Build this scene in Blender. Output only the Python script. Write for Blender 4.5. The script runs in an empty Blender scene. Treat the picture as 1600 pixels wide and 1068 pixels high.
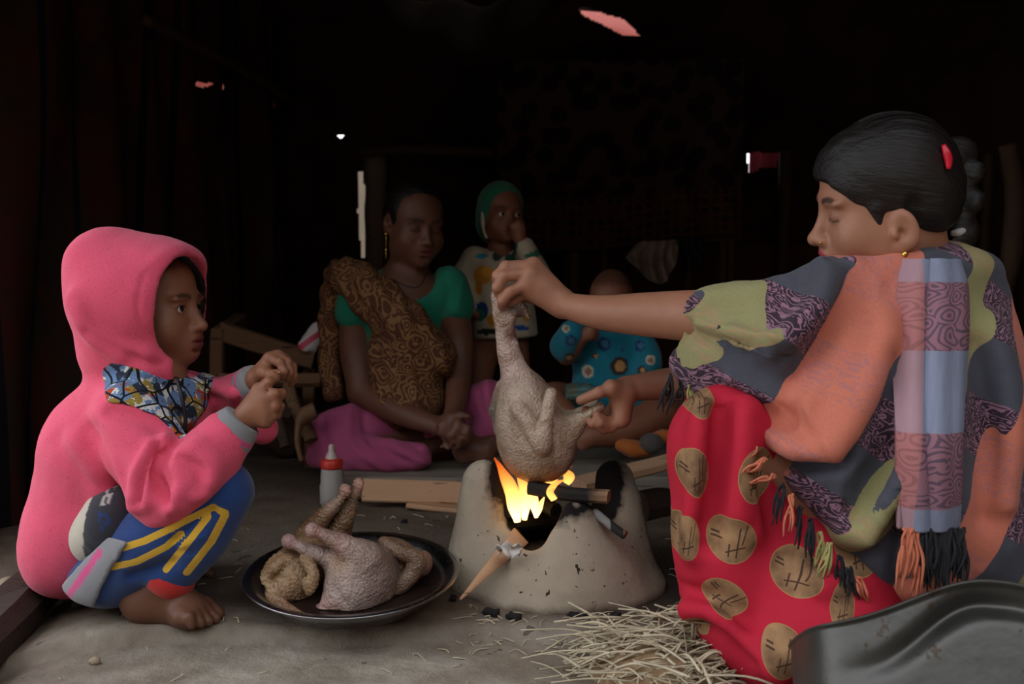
import bpy, math, random
import numpy as np
from mathutils import Vector, Matrix

rng = np.random.RandomState(7)
random.seed(7)
sc = bpy.context.scene
COL = sc.collection

# ------------------------------------------------------------------ camera
CAM_H, FOC, HOR = 0.575, 1556.0, 415.0
PITCH = math.atan((534 - HOR) / FOC)
cam_d = bpy.data.cameras.new('camera')
cam_d.sensor_width = 36.0
cam_d.lens = 36.0 * FOC / 1600
cam_d.clip_start = 0.02
cam_d.dof.use_dof = True
cam_d.dof.focus_distance = 1.6
cam_d.dof.aperture_fstop = 5.0
cam = bpy.data.objects.new('camera', cam_d)
cam.location = (0, 0, CAM_H)
cam.rotation_euler = (math.pi / 2 - PITCH, 0, 0)
COL.objects.link(cam)
sc.camera = cam

# ------------------------------------------------------------------ light: overcast daylight through the open front of the hut
world = bpy.data.worlds.new('overcast_sky')
sc.world = world
world.use_nodes = True
wn = world.node_tree
bg = wn.nodes['Background']
bg.inputs['Color'].default_value = (0.90, 0.95, 1.0, 1)
bg.inputs['Strength'].default_value = 2.65
sc.view_settings.view_transform = 'Standard'
sc.view_settings.look = 'None'
sc.view_settings.exposure = 0.0
sc.view_settings.gamma = 1.0
sc.view_settings.use_curve_mapping = False
sc.cycles.max_bounces = 6
sc.cycles.diffuse_bounces = 3
sc.cycles.glossy_bounces = 3
sc.cycles.transmission_bounces = 6
sc.cycles.transparent_max_bounces = 8


def P(u, v, y):
    """a point in the place: where the photo's pixel (u, v) lies at depth y from the camera"""
    a, b = (u - 800) / FOC, (534 - v) / FOC
    c, s = math.cos(PITCH), math.sin(PITCH)
    dy, dz = c + b * s, -s + b * c
    return np.array([a * y / dy, y, CAM_H + dz * y / dy])


# ------------------------------------------------------------------ numeric helpers
def nz(v):
    v = np.asarray(v, float)
    return v / max(np.linalg.norm(v), 1e-9)


def rot(yaw=0, pitch=0, roll=0):
    """yaw about z, then pitch about local x, roll about local y (degrees)"""
    return np.array(Matrix.Rotation(math.radians(yaw), 3, 'Z') @ Matrix.Rotation(math.radians(pitch), 3, 'X') @ Matrix.Rotation(math.radians(roll), 3, 'Y'))


def basis(x, yhint):
    """rotation whose first axis is x, second close to yhint"""
    x = nz(x)
    y = np.asarray(yhint, float)
    y = nz(y - x * np.dot(x, y))
    return np.stack([x, y, np.cross(x, y)], 1)


def _hash(ix, iy, iz, seed):
    h = (ix * 374761393 + iy * 668265263 + iz * 2147483647 + seed * 1274126177) & 0xffffffff
    h = ((h ^ (h >> 13)) * 1274126177) & 0xffffffff
    return ((h ^ (h >> 16)) & 0xffff) / 65535.0


def noise(p, scale=1.0, seed=0, octaves=1):
    """value noise in -1..1 at points p (n,3)"""
    out = np.zeros(len(p)); amp = 1.0; tot = 0
    for o in range(octaves):
        q = p * scale * 2 ** o + 17.3 * o
        i = np.floor(q).astype(np.int64); f = q - i
        f = f * f * (3 - 2 * f)
        r = 0
        for dx in (0, 1):
            wx = f[:, 0] if dx else 1 - f[:, 0]
            for dy in (0, 1):
                wy = f[:, 1] if dy else 1 - f[:, 1]
                for dz in (0, 1):
                    wz = f[:, 2] if dz else 1 - f[:, 2]
                    r = r + wx * wy * wz * _hash(i[:, 0] + dx, i[:, 1] + dy, i[:, 2] + dz, seed + o)
        out += amp * (2 * r - 1); tot += amp; amp *= .5
    return out / tot


def sstep(a, b, x):
    t = np.clip((x - a) / (b - a), 0, 1)
    return t * t * (3 - 2 * t)


def spline(pts, n):
    """Catmull-Rom through pts (any dimension), n points out"""
    p = np.asarray(pts, float)
    if len(p) == 2:
        t = np.linspace(0, 1, n)[:, None]
        return p[0] * (1 - t) + p[1] * t
    p = np.vstack([2 * p[0] - p[1], p, 2 * p[-1] - p[-2]])
    m = len(p) - 3
    out = []
    for t in np.linspace(0, m, n):
        i = min(int(t), m - 1); f = t - i
        a, b, c, d = p[i:i + 4]
        out.append(.5 * (2 * b + (c - a) * f + (2 * a - 5 * b + 4 * c - d) * f * f + (3 * b - a - 3 * c + d) * f ** 3))
    return np.array(out)


# ------------------------------------------------------------------ implicit-surface modelling: shapes are blended in a grid, then meshed
def cap(a, b, ra, rb=None):
    rb = ra if rb is None else rb
    a = np.asarray(a, float); b = np.asarray(b, float)
    ab = b - a; L = max(float(ab @ ab), 1e-12); m = max(ra, rb)

    def f(X, Y, Z):
        px, py, pz = X - a[0], Y - a[1], Z - a[2]
        t = np.clip((px * ab[0] + py * ab[1] + pz * ab[2]) / L, 0, 1)
        return np.sqrt((px - t * ab[0]) ** 2 + (py - t * ab[1]) ** 2 + (pz - t * ab[2]) ** 2) - (ra + (rb - ra) * t)
    return f, np.minimum(a, b) - m, np.maximum(a, b) + m


def ell(c, r, R=None):
    c = np.asarray(c, float); r = np.asarray(r, float)
    R = np.eye(3) if R is None else np.asarray(R)
    e = np.sqrt(((R * r) ** 2).sum(1))

    def f(X, Y, Z):
        p = (X - c[0], Y - c[1], Z - c[2])
        k0 = k1 = 0
        for i in range(3):
            q = p[0] * R[0, i] + p[1] * R[1, i] + p[2] * R[2, i]
            k0 = k0 + (q / r[i]) ** 2
            k1 = k1 + (q / r[i] ** 2) ** 2
        k0 = np.sqrt(k0); k1 = np.sqrt(k1)
        return k0 * (k0 - 1) / np.maximum(k1, 1e-6)
    return f, c - e, c + e


def rbox(c, h, rad, R=None):
    c = np.asarray(c, float); h = np.asarray(h, float)
    R = np.eye(3) if R is None else np.asarray(R)
    e = (np.abs(R) * h).sum(1)

    def f(X, Y, Z):
        p = (X - c[0], Y - c[1], Z - c[2])
        o = 0; m = None
        for i in range(3):
            q = np.abs(p[0] * R[0, i] + p[1] * R[1, i] + p[2] * R[2, i]) - (h[i] - rad)
            o = o + np.maximum(q, 0) ** 2
            m = q if m is None else np.maximum(m, q)
        return np.sqrt(o) + np.minimum(m, 0) - rad
    return f, c - e, c + e


def cone(c, r0, r1, z0, z1, rad):
    """upright tapered drum with rounded edges"""
    c = np.asarray(c, float); m = max(r0, r1)

    def f(X, Y, Z):
        t = np.clip((Z - c[2] - z0) / (z1 - z0), 0, 1)
        a = np.sqrt((X - c[0]) ** 2 + (Y - c[1]) ** 2) - (r0 + (r1 - r0) * t) + rad
        b = np.abs(Z - c[2] - (z0 + z1) / 2) - (z1 - z0) / 2 + rad
        return np.sqrt(np.maximum(a, 0) ** 2 + np.maximum(b, 0) ** 2) + np.minimum(np.maximum(a, b), 0) - rad
    return f, c + [-m, -m, z0], c + [m, m, z1]


def plane(p, n):
    """half-space: positive on the side n points to"""
    p = np.asarray(p, float); n = nz(n)
    return (lambda X, Y, Z: (X - p[0]) * n[0] + (Y - p[1]) * n[1] + (Z - p[2]) * n[2]), None, None


def flat(a, b, ra, rb, side, ratio):
    """tapered capsule squashed along the direction side (ratio < 1 thinner)"""
    a = np.asarray(a, float); b = np.asarray(b, float); s = nz(side)
    ab = b - a; ab = ab
    ab2 = ab - s * (s @ ab) * (1 - 1 / ratio) * 0
    L = max(float(ab @ ab), 1e-12); m = max(ra, rb)

    def f(X, Y, Z):
        px, py, pz = X - a[0], Y - a[1], Z - a[2]
        t = np.clip((px * ab[0] + py * ab[1] + pz * ab[2]) / L, 0, 1)
        qx, qy, qz = px - t * ab[0], py - t * ab[1], pz - t * ab[2]
        w = qx * s[0] + qy * s[1] + qz * s[2]
        g = 1 / ratio - 1
        qx, qy, qz = qx + g * w * s[0], qy + g * w * s[1], qz + g * w * s[2]
        return (np.sqrt(qx ** 2 + qy ** 2 + qz ** 2) - (ra + (rb - ra) * t)) * (ratio * .5 + .5)
    return f, np.minimum(a, b) - m, np.maximum(a, b) + m


def chain(pts, rad, n=None):
    """one tapered tube along a smooth path (its pieces are not blended with each other)"""
    n = n or (len(pts) - 1) * 4 + 1
    q = spline(np.hstack([np.asarray(pts, float), np.asarray(rad, float)[:, None]]), n)
    return joined([cap(q[i, :3], q[i + 1, :3], q[i, 3], q[i + 1, 3]) for i in range(n - 1)])


def joined(prims):
    def f(X, Y, Z):
        d = None
        for p in prims:
            e = p[0](X, Y, Z)
            d = e if d is None else np.minimum(d, e)
        return d
    return f, np.min([p[1] for p in prims], 0), np.max([p[2] for p in prims], 0)


class Vol:
    def __init__(s, lo, hi, h, fine=()):
        s.ax = []
        for i in range(3):
            fz = [(a, b, hf) for (ax, a, b, hf) in fine if ax == i]
            x = lo[i]; c = [x]
            while x < hi[i]:
                st = h
                for a, b, hf in fz:
                    if a - h <= x <= b:
                        st = min(st, hf)
                x += st; c.append(x)
            s.ax.append(np.array(c, np.float32))
        s.h = h
        s.D = np.full([len(a) for a in s.ax], .25, np.float32)

    def _loc(s, lo, hi, m):
        if lo is None:
            sl = tuple(slice(0, len(a)) for a in s.ax)
        else:
            sl = tuple(slice(max(int(np.searchsorted(s.ax[i], lo[i] - m)) - 1, 0), int(np.searchsorted(s.ax[i], hi[i] + m)) + 1) for i in range(3))
        g = [s.ax[i][sl[i]].reshape([-1 if j == i else 1 for j in range(3)]) for i in range(3)]
        return sl, g

    def add(s, pr, k=.012):
        if isinstance(pr, list):
            for q in pr:
                s.add(q, k)
            return s
        f, lo, hi = pr
        sl, g = s._loc(lo, hi, k + 2.5 * s.h)
        A = s.D[sl]
        if A.size == 0:
            return s
        B = f(*g).astype(np.float32)
        if k > 0:
            hh = np.maximum(k - np.abs(A - B), 0) / k
            s.D[sl] = np.minimum(A, B) - hh * hh * k * .25
        else:
            s.D[sl] = np.minimum(A, B)
        return s

    def sub(s, pr, k=.006, cut=False):
        if isinstance(pr, list):
            for q in pr:
                s.sub(q, k)
            return s
        f, lo, hi = pr
        sl, g = s._loc(lo, hi, k + 2.5 * s.h)
        A = s.D[sl]
        if A.size == 0:
            return s
        B = (f(*g) if cut else -f(*g)).astype(np.float32)
        hh = np.maximum(k - np.abs(A - B), 0) / max(k, 1e-6)
        s.D[sl] = np.maximum(A, B) + hh * hh * k * .25
        return s

    def mesh(s, smooth=1):
        D = s.D; ins = D < 0
        n = D.shape
        cnt = np.zeros([m - 1 for m in n], np.uint8)
        for dx in (0, 1):
            for dy in (0, 1):
                for dz in (0, 1):
                    cnt += ins[dx:n[0] - 1 + dx, dy:n[1] - 1 + dy, dz:n[2] - 1 + dz]
        act = (cnt > 0) & (cnt < 8)
        cs = act.shape
        ids = np.flatnonzero(act)
        i, j, k = np.unravel_index(ids, cs)
        acc = np.zeros((len(ids), 3)); w = np.zeros(len(ids))
        ax = s.ax
        for d in range(3):
            o1, o2 = [q for q in range(3) if q != d]
            for a in (0, 1):
                for b in (0, 1):
                    c0 = [i, j, k]; c0 = [c.copy() for c in c0]
                    c0[o1] = c0[o1] + a; c0[o2] = c0[o2] + b
                    c1 = [c.copy() for c in c0]; c1[d] = c1[d] + 1
                    v0 = D[c0[0], c0[1], c0[2]]; v1 = D[c1[0], c1[1], c1[2]]
                    x = (v0 < 0) != (v1 < 0)
                    t = np.where(x, v0 / np.where(x, v0 - v1, 1), 0)
                    p = np.stack([ax[q][c0[q]] for q in range(3)], 1).astype(float)
                    p[:, d] += t * (ax[d][c1[d]] - ax[d][c0[d]])
                    acc += p * x[:, None]; w += x
        V = acc / w[:, None]
        Q = []
        for d in range(3):
            o1, o2 = [(1, 2), (2, 0), (0, 1)][d]
            sl0 = [slice(None)] * 3; sl1 = [slice(None)] * 3
            sl0[d] = slice(0, n[d] - 1); sl1[d] = slice(1, n[d])
            for o in (o1, o2):
                sl0[o] = slice(1, n[o] - 1); sl1[o] = slice(1, n[o] - 1)
            A, B = ins[tuple(sl0)], ins[tuple(sl1)]
            e = A != B
            idx = np.argwhere(e)
            if not len(idx):
                continue
            up = A[e]
            base = idx.copy()
            for o in (o1, o2):
                base[:, o] += 1
            qs = []
            for da, db in ((0, 0), (1, 0), (1, 1), (0, 1)):
                c = base.copy(); c[:, o1] -= 1 - da; c[:, o2] -= 1 - db
                qs.append(np.searchsorted(ids, np.ravel_multi_index(c.T, cs)))
            q = np.stack(qs, 1)
            q[~up] = q[~up][:, ::-1]
            Q.append(q)
        Q = np.vstack(Q)
        for _ in range(smooth):
            V = lap(V, Q, .5)
        return V, Q


def lap(V, Q, lam):
    a = Q.ravel(); b = np.roll(Q, -1, 1).ravel()
    n = len(V)
    cnt = np.bincount(a, minlength=n) + np.bincount(b, minlength=n)
    out = np.empty_like(V)
    for d in range(3):
        sm = np.bincount(a, V[b, d], n) + np.bincount(b, V[a, d], n)
        out[:, d] = V[:, d] + lam * (sm / np.maximum(cnt, 1) - V[:, d])
    return out


def normals(V, Q):
    fn = np.cross(V[Q[:, 2]] - V[Q[:, 0]], V[Q[:, 3]] - V[Q[:, 1]])
    N = np.stack([sum(np.bincount(Q[:, c], fn[:, d], len(V)) for c in range(Q.shape[1])) for d in range(3)], 1)
    return N / np.maximum(np.linalg.norm(N, axis=1), 1e-12)[:, None]


# ------------------------------------------------------------------ object helpers
def raw(name, V, F, mat=None, parent=None, smooth=True, **attrs):
    """a mesh object from vertices and faces (array of quads/tris or a list of tuples)"""
    me = bpy.data.meshes.new(name)
    V = np.asarray(V, np.float32)
    if isinstance(F, np.ndarray):
        m, c = F.shape
        me.vertices.add(len(V)); me.vertices.foreach_set('co', V.ravel())
        me.loops.add(m * c); me.loops.foreach_set('vertex_index', F.astype(np.int32).ravel())
        me.polygons.add(m)
        me.polygons.foreach_set('loop_start', np.arange(0, m * c, c, dtype=np.int32))
        me.polygons.foreach_set('loop_total', np.full(m, c, np.int32))
        me.update(calc_edges=True)
    else:
        me.from_pydata([tuple(map(float, v)) for v in V], [], [tuple(int(i) for i in f) for f in F])
    if smooth:
        me.polygons.foreach_set('use_smooth', np.ones(len(me.polygons), bool))
    for k, a in attrs.items():
        a = np.asarray(a, np.float32)
        if k == 'col':
            at = me.attributes.new('col', 'FLOAT_COLOR', 'POINT')
            at.data.foreach_set('color', np.hstack([a, np.ones((len(a), 1), np.float32)]).ravel())
        elif a.ndim == 1:
            at = me.attributes.new(k, 'FLOAT', 'POINT'); at.data.foreach_set('value', a)
        else:
            at = me.attributes.new(k, 'FLOAT_VECTOR', 'POINT'); at.data.foreach_set('vector', a.ravel())
    me.validate()
    ob = bpy.data.objects.new(name, me)
    COL.objects.link(ob)
    if mat is not None:
        me.materials.append(mat)
    if parent is not None:
        ob.parent = parent
        ob.matrix_parent_inverse = parent.matrix_world.inverted() if False else Matrix.Translation(-Vector(parent.location))
    return ob


def thing(name, label, cat, loc=(0, 0, 0), group=None):
    o = bpy.data.objects.new(name, None)
    COL.objects.link(o)
    o.location = [float(c) for c in loc]
    o.empty_display_size = .05
    return tag(o, label, cat, group)


def tag(o, label, cat, group=None):
    o['label'] = label; o['category'] = cat
    if group:
        o['group'] = group
    return o


def struct(o):
    o['kind'] = 'structure'
    return o


def tube_vf(pts, rad, seg=8, n=None, squash=None, closed=True):
    """vertices and faces of a tube along a smooth path; squash=(direction, factor)"""
    pts = np.asarray(pts, float)
    rad = np.full(len(pts), rad) if np.isscalar(rad) else np.asarray(rad, float)
    n = n or max(2, (len(pts) - 1) * 4 + 1)
    q = spline(np.hstack([pts, rad[:, None]]), n)
    c, r = q[:, :3], q[:, 3]
    V = []; up = np.array([.13, .21, .97])
    for i in range(n):
        t = nz(c[min(i + 1, n - 1)] - c[max(i - 1, 0)])
        a = np.cross(t, up)
        if np.linalg.norm(a) < 1e-3:
            a = np.cross(t, [1, 0, 0])
        a = nz(a); b = np.cross(t, a); up = b if np.dot(b, up) > 0 else -b
        for k in range(seg):
            th = 2 * math.pi * k / seg
            d = (a * math.cos(th) + b * math.sin(th)) * max(r[i], 1e-5)
            if squash is not None:
                s = nz(squash[0]); d = d - s * (d @ s) * (1 - squash[1])
            V.append(c[i] + d)
    F = []
    for i in range(n - 1):
        for k in range(seg):
            k2 = (k + 1) % seg
            F.append((i * seg + k, i * seg + k2, (i + 1) * seg + k2, (i + 1) * seg + k))
    if closed:
        F.append(tuple(range(seg))[::-1]); F.append(tuple((n - 1) * seg + k for k in range(seg)))
    return np.array(V), F


def tube(name, pts, rad, mat, parent=None, **kw):
    V, F = tube_vf(pts, rad, **kw)
    return raw(name, V, F, mat, parent)


def lathe_vf(prof, seg=48, c=(0, 0, 0), R=None):
    prof = np.asarray(prof, float); n = len(prof)
    th = np.linspace(0, 2 * math.pi, seg, endpoint=False)
    V = np.array([[r * math.cos(t), r * math.sin(t), z] for r, z in prof for t in th])
    if R is not None:
        V = V @ np.asarray(R).T
    V = V + np.asarray(c)
    F = [(i * seg + k, i * seg + (k + 1) % seg, (i + 1) * seg + (k + 1) % seg, (i + 1) * seg + k) for i in range(n - 1) for k in range(seg)]
    return V, np.array(F)


def merge(parts):
    Vs, Fs, o = [], [], 0
    for V, F in parts:
        Vs.append(V); Fs += [tuple(int(i) + o for i in f) for f in F]; o += len(V)
    return np.vstack(Vs), Fs


def board_vf(a, b, w, t, up=(0, 0, 1), taper=1.0, seg=10, wob=.004, seed=0, bev=.004):
    """a sawn plank from a to b: width w across, thickness t along up, slightly uneven"""
    a = np.asarray(a, float); b = np.asarray(b, float)
    x = nz(b - a); u = nz(np.asarray(up, float) - x * np.dot(x, up)); s = np.cross(u, x)
    prof = [(-w / 2 + bev, -t / 2), (w / 2 - bev, -t / 2), (w / 2, -t / 2 + bev), (w / 2, t / 2 - bev), (w / 2 - bev, t / 2), (-w / 2 + bev, t / 2), (-w / 2, t / 2 - bev), (-w / 2, -t / 2 + bev)]
    V = []
    for i in range(seg + 1):
        f = i / seg; sc_ = 1 + (taper - 1) * f
        for (p, q) in prof:
            V.append(a + (b - a) * f + s * p * sc_ + u * q * (.5 + .5 * sc_))
    V = np.array(V)
    V = V + np.stack([noise(V, 9, seed + d) for d in range(3)], 1) * wob
    m = len(prof)
    F = [(i * m + k, i * m + (k + 1) % m, (i + 1) * m + (k + 1) % m, (i + 1) * m + k) for i in range(seg) for k in range(m)]
    F += [tuple(range(m))[::-1], tuple(seg * m + k for k in range(m))]
    return V, F


# ------------------------------------------------------------------ material helpers
class NT:
    """small node-tree writer: values, sockets and nodes mix freely"""
    def __init__(s, name):
        s.m = bpy.data.materials.new(name); s.m.use_nodes = True
        s.t = s.m.node_tree
        s.b = s.t.nodes['Principled BSDF']
        s.out = s.t.nodes['Material Output']

    def node(s, kind, props=None, **inp):
        n = s.t.nodes.new(kind)
        for k, v in (props or {}).items():
            setattr(n, k, v)
        for k, v in inp.items():
            k2 = int(k[1:]) if k[0] == '_' else k.replace('_', ' ')
            s.set(n.inputs[k2], v)
        return n

    def set(s, sock, v):
        if isinstance(v, bpy.types.NodeSocket):
            s.t.links.new(v, sock)
        elif isinstance(v, (tuple, list)) and len(v) == 3 and sock.type == 'RGBA':
            sock.default_value = (*v, 1)
        else:
            sock.default_value = v

    def math(s, op, a, b=0, c=0, clamp=False):
        n = s.t.nodes.new('ShaderNodeMath'); n.operation = op; n.use_clamp = clamp
        for i, v in enumerate((a, b, c)):
            s.set(n.inputs[i], v)
        return n.outputs[0]

    def vmath(s, op, a, b=(0, 0, 0)):
        n = s.t.nodes.new('ShaderNodeVectorMath'); n.operation = op
        s.set(n.inputs[0], a); s.set(n.inputs[1], b)
        return n.outputs['Value'] if op in ('LENGTH', 'DOT_PRODUCT', 'DISTANCE') else n.outputs[0]

    def mix(s, f, a, b, kind='MIX'):
        n = s.t.nodes.new('ShaderNodeMix'); n.data_type = 'RGBA'; n.blend_type = kind
        s.set(n.inputs[0], f); s.set(n.inputs[6], a); s.set(n.inputs[7], b)
        return n.outputs[2]

    def ramp(s, f, stops, interp='LINEAR'):
        n = s.t.nodes.new('ShaderNodeValToRGB'); e = n.color_ramp.elements
        n.color_ramp.interpolation = interp
        while len(e) < len(stops):
            e.new(.5)
        for i, (p, c) in enumerate(stops):
            e[i].position = p; e[i].color = (*c, 1) if len(c) == 3 else c
        s.set(n.inputs[0], f)
        return n.outputs[0]

    def coord(s, which='Object'):
        return s.t.nodes.new('ShaderNodeTexCoord').outputs[which]

    def attr(s, name):
        n = s.t.nodes.new('ShaderNodeAttribute'); n.attribute_name = name
        return n

    def mapping(s, vec, scale=(1, 1, 1), rotz=(0, 0, 0), loc=(0, 0, 0)):
        return s.node('ShaderNodeMapping', Vector=vec, Scale=scale, Rotation=rotz, Location=loc).outputs[0]

    def noise(s, vec, scale, detail=3, rough=.55, dist=0, out=0):
        return s.node('ShaderNodeTexNoise', Vector=vec, Scale=scale, Detail=detail, Roughness=rough, Distortion=dist).outputs[out]

    def voro(s, vec, scale, feature='F1', rand=1.0, dims='3D', out=0):
        n = s.node('ShaderNodeTexVoronoi', dict(feature=feature, voronoi_dimensions=dims), Vector=vec, Scale=scale, Randomness=rand)
        return n.outputs[out]

    def sep(s, vec):
        return s.node('ShaderNodeSeparateXYZ', _0=vec).outputs

    def comb(s, x, y, z=0.0):
        return s.node('ShaderNodeCombineXYZ', _0=x, _1=y, _2=z).outputs[0]

    def bump(s, h, strength=.3, dist=.004, normal=None):
        n = s.node('ShaderNodeBump', Strength=strength, Distance=dist, Height=h)
        if normal is not None:
            s.set(n.inputs['Normal'], normal)
        return n.outputs[0]

    def done(s, color, rough=.7, bump=None, metal=0, spec=.5, **kw):
        s.set(s.b.inputs['Base Color'], color)
        s.set(s.b.inputs['Roughness'], rough)
        s.set(s.b.inputs['Metallic'], metal)
        s.set(s.b.inputs['Specular IOR Level'], spec)
        for k, v in kw.items():
            s.set(s.b.inputs[k.replace('_', ' ')], v)
        if bump is not None:
            s.set(s.b.inputs['Normal'], bump)
        return s.m


def srgb(r, g, b):
    f = lambda c: (c / 255 / 12.92) if c <= 10.3 else ((c / 255 + .055) / 1.055) ** 2.4
    return (f(r), f(g), f(b))


def simple(name, col, rough=.7, var=.25, scale=30, bump=.2, bdist=.002, spec=.4, **kw):
    """plain material with mottled colour and fine relief"""
    t = NT(name); v = t.coord()
    n = t.noise(v, scale, 4)
    c = t.mix(n, tuple(x * (1 - var) for x in col), tuple(min(1, x * (1 + var)) for x in col))
    return t.done(c, rough, t.bump(t.noise(v, scale * 6, 3), bump, bdist), spec=spec, **kw)


def wood(name, dark, light, scale=14, axis=0, rough=.75):
    t = NT(name); v = t.coord()
    s = [1, 1, 1]; s[axis] = .06
    q = t.mapping(v, tuple(s))
    n = t.noise(q, scale * 6, 5, .65, .4)
    g = t.noise(v, scale * .35, 3)
    c = t.mix(t.math('MULTIPLY_ADD', g, .5, t.math('MULTIPLY', n, .5)), dark, light)
    c = t.mix(t.math('GREATER_THAN', t.noise(q, scale * 11, 2), .66), c, tuple(x * .55 for x in dark))
    return t.done(c, rough, t.bump(n, .5, .004), spec=.25)
# ================================================================== the hut: ground, walls, roof
def grid_faces(nu, nv):
    i, j = np.meshgrid(np.arange(nu - 1), np.arange(nv - 1), indexing='ij')
    a = (i * nv + j).ravel()
    return np.stack([a, a + nv, a + nv + 1, a + 1], 1)


def sheet_vf(fn, nu, nv, thick=.004, keep=None):
    """a cloth or slab: fn(u, v) -> (n,3) on a unit grid, given thickness along its normals"""
    u, v = np.meshgrid(np.linspace(0, 1, nu), np.linspace(0, 1, nv), indexing='ij')
    V = fn(u.ravel(), v.ravel())
    F = grid_faces(nu, nv)
    N = normals(V, F)
    if keep is not None:
        F = F[keep(V[F].mean(1))]
    n = len(V)
    e = np.concatenate([F[:, [k, (k + 1) % 4]] for k in range(4)])
    key = np.sort(e, 1); _, inv, cnt = np.unique(key[:, 0] * n + key[:, 1], return_inverse=True, return_counts=True)
    be = e[cnt[inv] == 1]
    VV = np.vstack([V, V - N * thick])
    FF = np.vstack([F, F[:, ::-1] + n, np.stack([be[:, 1], be[:, 0], be[:, 0] + n, be[:, 1] + n], 1)])
    return VV, FF


def uvst(nu, nv, su, sv):
    u, v = np.meshgrid(np.linspace(0, su, nu), np.linspace(0, sv, nv), indexing='ij')
    a = np.stack([u.ravel(), v.ravel(), 0 * u.ravel()], 1)
    return np.vstack([a, a])


# ---- ground
def ground_z(x, y):
    p = np.stack([x, y, 0 * x], 1)
    z = .006 * noise(p, 3.2, 3, 3) + .002 * noise(p, 22, 5, 2)
    edge = 1.545 + .02 * noise(np.stack([x, 0 * x, 0 * x], 1), 4, 9, 2) - .10 * sstep(-.55, -.95, x)
    z = z - .022 * (1 - sstep(edge - .02, edge + .01, y))
    z = z + .030 * sstep(1.55, 1.95, y) * np.exp(-((x + .26) / .26) ** 2) * (1 - sstep(2.0, 2.3, y))
    z = z - .05 * sstep(-.66, -.86, x + .0 * y) * sstep(1.2, 1.4, y) * (1 - sstep(1.9, 2.1, y))
    return z


gx = np.concatenate([np.linspace(-7, -1.4, 24)[:-1], np.linspace(-1.4, 1.4, 330), np.linspace(1.4, 7, 24)[1:]])
gy = np.concatenate([np.linspace(-7, .8, 20)[:-1], np.linspace(.8, 2.8, 260), np.linspace(2.8, 4.6, 40)[1:], np.linspace(4.6, 8, 8)[1:]])
GX, GY = np.meshgrid(gx, gy, indexing='ij')
gv = np.stack([GX.ravel(), GY.ravel(), ground_z(GX.ravel(), GY.ravel())], 1)
t = NT('dried_mud_floor'); v = t.coord()
n1 = t.noise(v, 2.2, 5, .6); n2 = t.noise(v, 9, 6, .65); n3 = t.noise(v, 60, 4, .7)
c = t.ramp(n2, [(.25, srgb(112, 100, 87)), (.5, srgb(150, 139, 125)), (.75, srgb(176, 167, 154))])
c = t.mix(t.math('MULTIPLY', t.ramp(n1, [(.42, (0, 0, 0)), (.62, (1, 1, 1))]), .75), c, srgb(82, 68, 55))
# damp, trodden earth behind the step and around the stove
s_ = t.sep(v)
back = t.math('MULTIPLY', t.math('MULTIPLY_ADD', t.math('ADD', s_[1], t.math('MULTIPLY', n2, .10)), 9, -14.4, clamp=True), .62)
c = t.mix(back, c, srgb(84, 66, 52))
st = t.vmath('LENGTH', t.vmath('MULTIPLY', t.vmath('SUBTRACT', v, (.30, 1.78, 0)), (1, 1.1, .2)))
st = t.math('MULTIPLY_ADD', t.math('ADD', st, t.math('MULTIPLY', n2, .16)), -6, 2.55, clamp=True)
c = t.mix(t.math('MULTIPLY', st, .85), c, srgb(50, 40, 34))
spots = t.math('GREATER_THAN', t.noise(v, 14, 3, .6), .68)
c = t.mix(t.math('MULTIPLY', spots, .7), c, srgb(56, 46, 40))
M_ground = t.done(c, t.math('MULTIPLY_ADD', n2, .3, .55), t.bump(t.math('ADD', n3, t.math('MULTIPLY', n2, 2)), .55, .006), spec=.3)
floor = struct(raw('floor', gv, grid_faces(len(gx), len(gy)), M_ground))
floor['label'] = 'dried grey brown mud floor with dark damp patches'

# ---- wall cloths and shell
def cloth_mat(name, base, second, scale=6, stripe=None):
    t = NT(name); v = t.attr('st').outputs['Vector']
    n = t.noise(v, scale, 4, .6)
    c = t.mix(t.ramp(n, [(.4, (0, 0, 0)), (.6, (1, 1, 1))]), base, second)
    if stripe:
        w = t.math('SINE', t.math('MULTIPLY', t.sep(v)[0], stripe[0]))
        c = t.mix(t.math('GREATER_THAN', w, stripe[1]), c, stripe[2])
    weave = t.noise(v, 300, 2)
    return t.done(c, .9, t.bump(weave, .3, .002), spec=.15)


M_wall_l = cloth_mat('patterned_wall_cloth', srgb(48, 38, 30), srgb(66, 32, 26), 5, (34, .93, srgb(20, 22, 28)))
M_wall_b = cloth_mat('sooty_wall_cloth', srgb(40, 30, 26), srgb(58, 36, 26), 3)
M_wall_r = cloth_mat('brown_wall_cloth', srgb(44, 30, 24), srgb(70, 42, 30), 3)
M_roof = cloth_mat('sooty_roof_tarp', srgb(26, 24, 24), srgb(36, 32, 30), 3)


def lx(y):
    return -1.2 + (y - 1.6) * .139


def hit_left(u, v):
    a = P(u, v, 1.0); d = a - np.array([0, 0, CAM_H])
    y = (-1.2 - 1.6 * .139) / (d[0] - .139)
    return P(u, v, y)


def hole_test(polys, ax):
    """faces to keep: outside every polygon given in the wall's two axes"""
    def keep(c):
        ok = np.ones(len(c), bool)
        for pl in polys:
            pl = np.asarray(pl); ins = np.zeros(len(c), bool); j = len(pl) - 1
            for i in range(len(pl)):
                yi, yj = pl[i, 1], pl[j, 1]; xi, xj = pl[i, 0], pl[j, 0]
                m = ((yi > c[:, ax[1]]) != (yj > c[:, ax[1]])) & (c[:, ax[0]] < (xj - xi) * (c[:, ax[1]] - yi) / (yj - yi + 1e-12) + xi)
                ins ^= m; j = i
            ok &= ~ins
        return ok
    return keep


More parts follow.
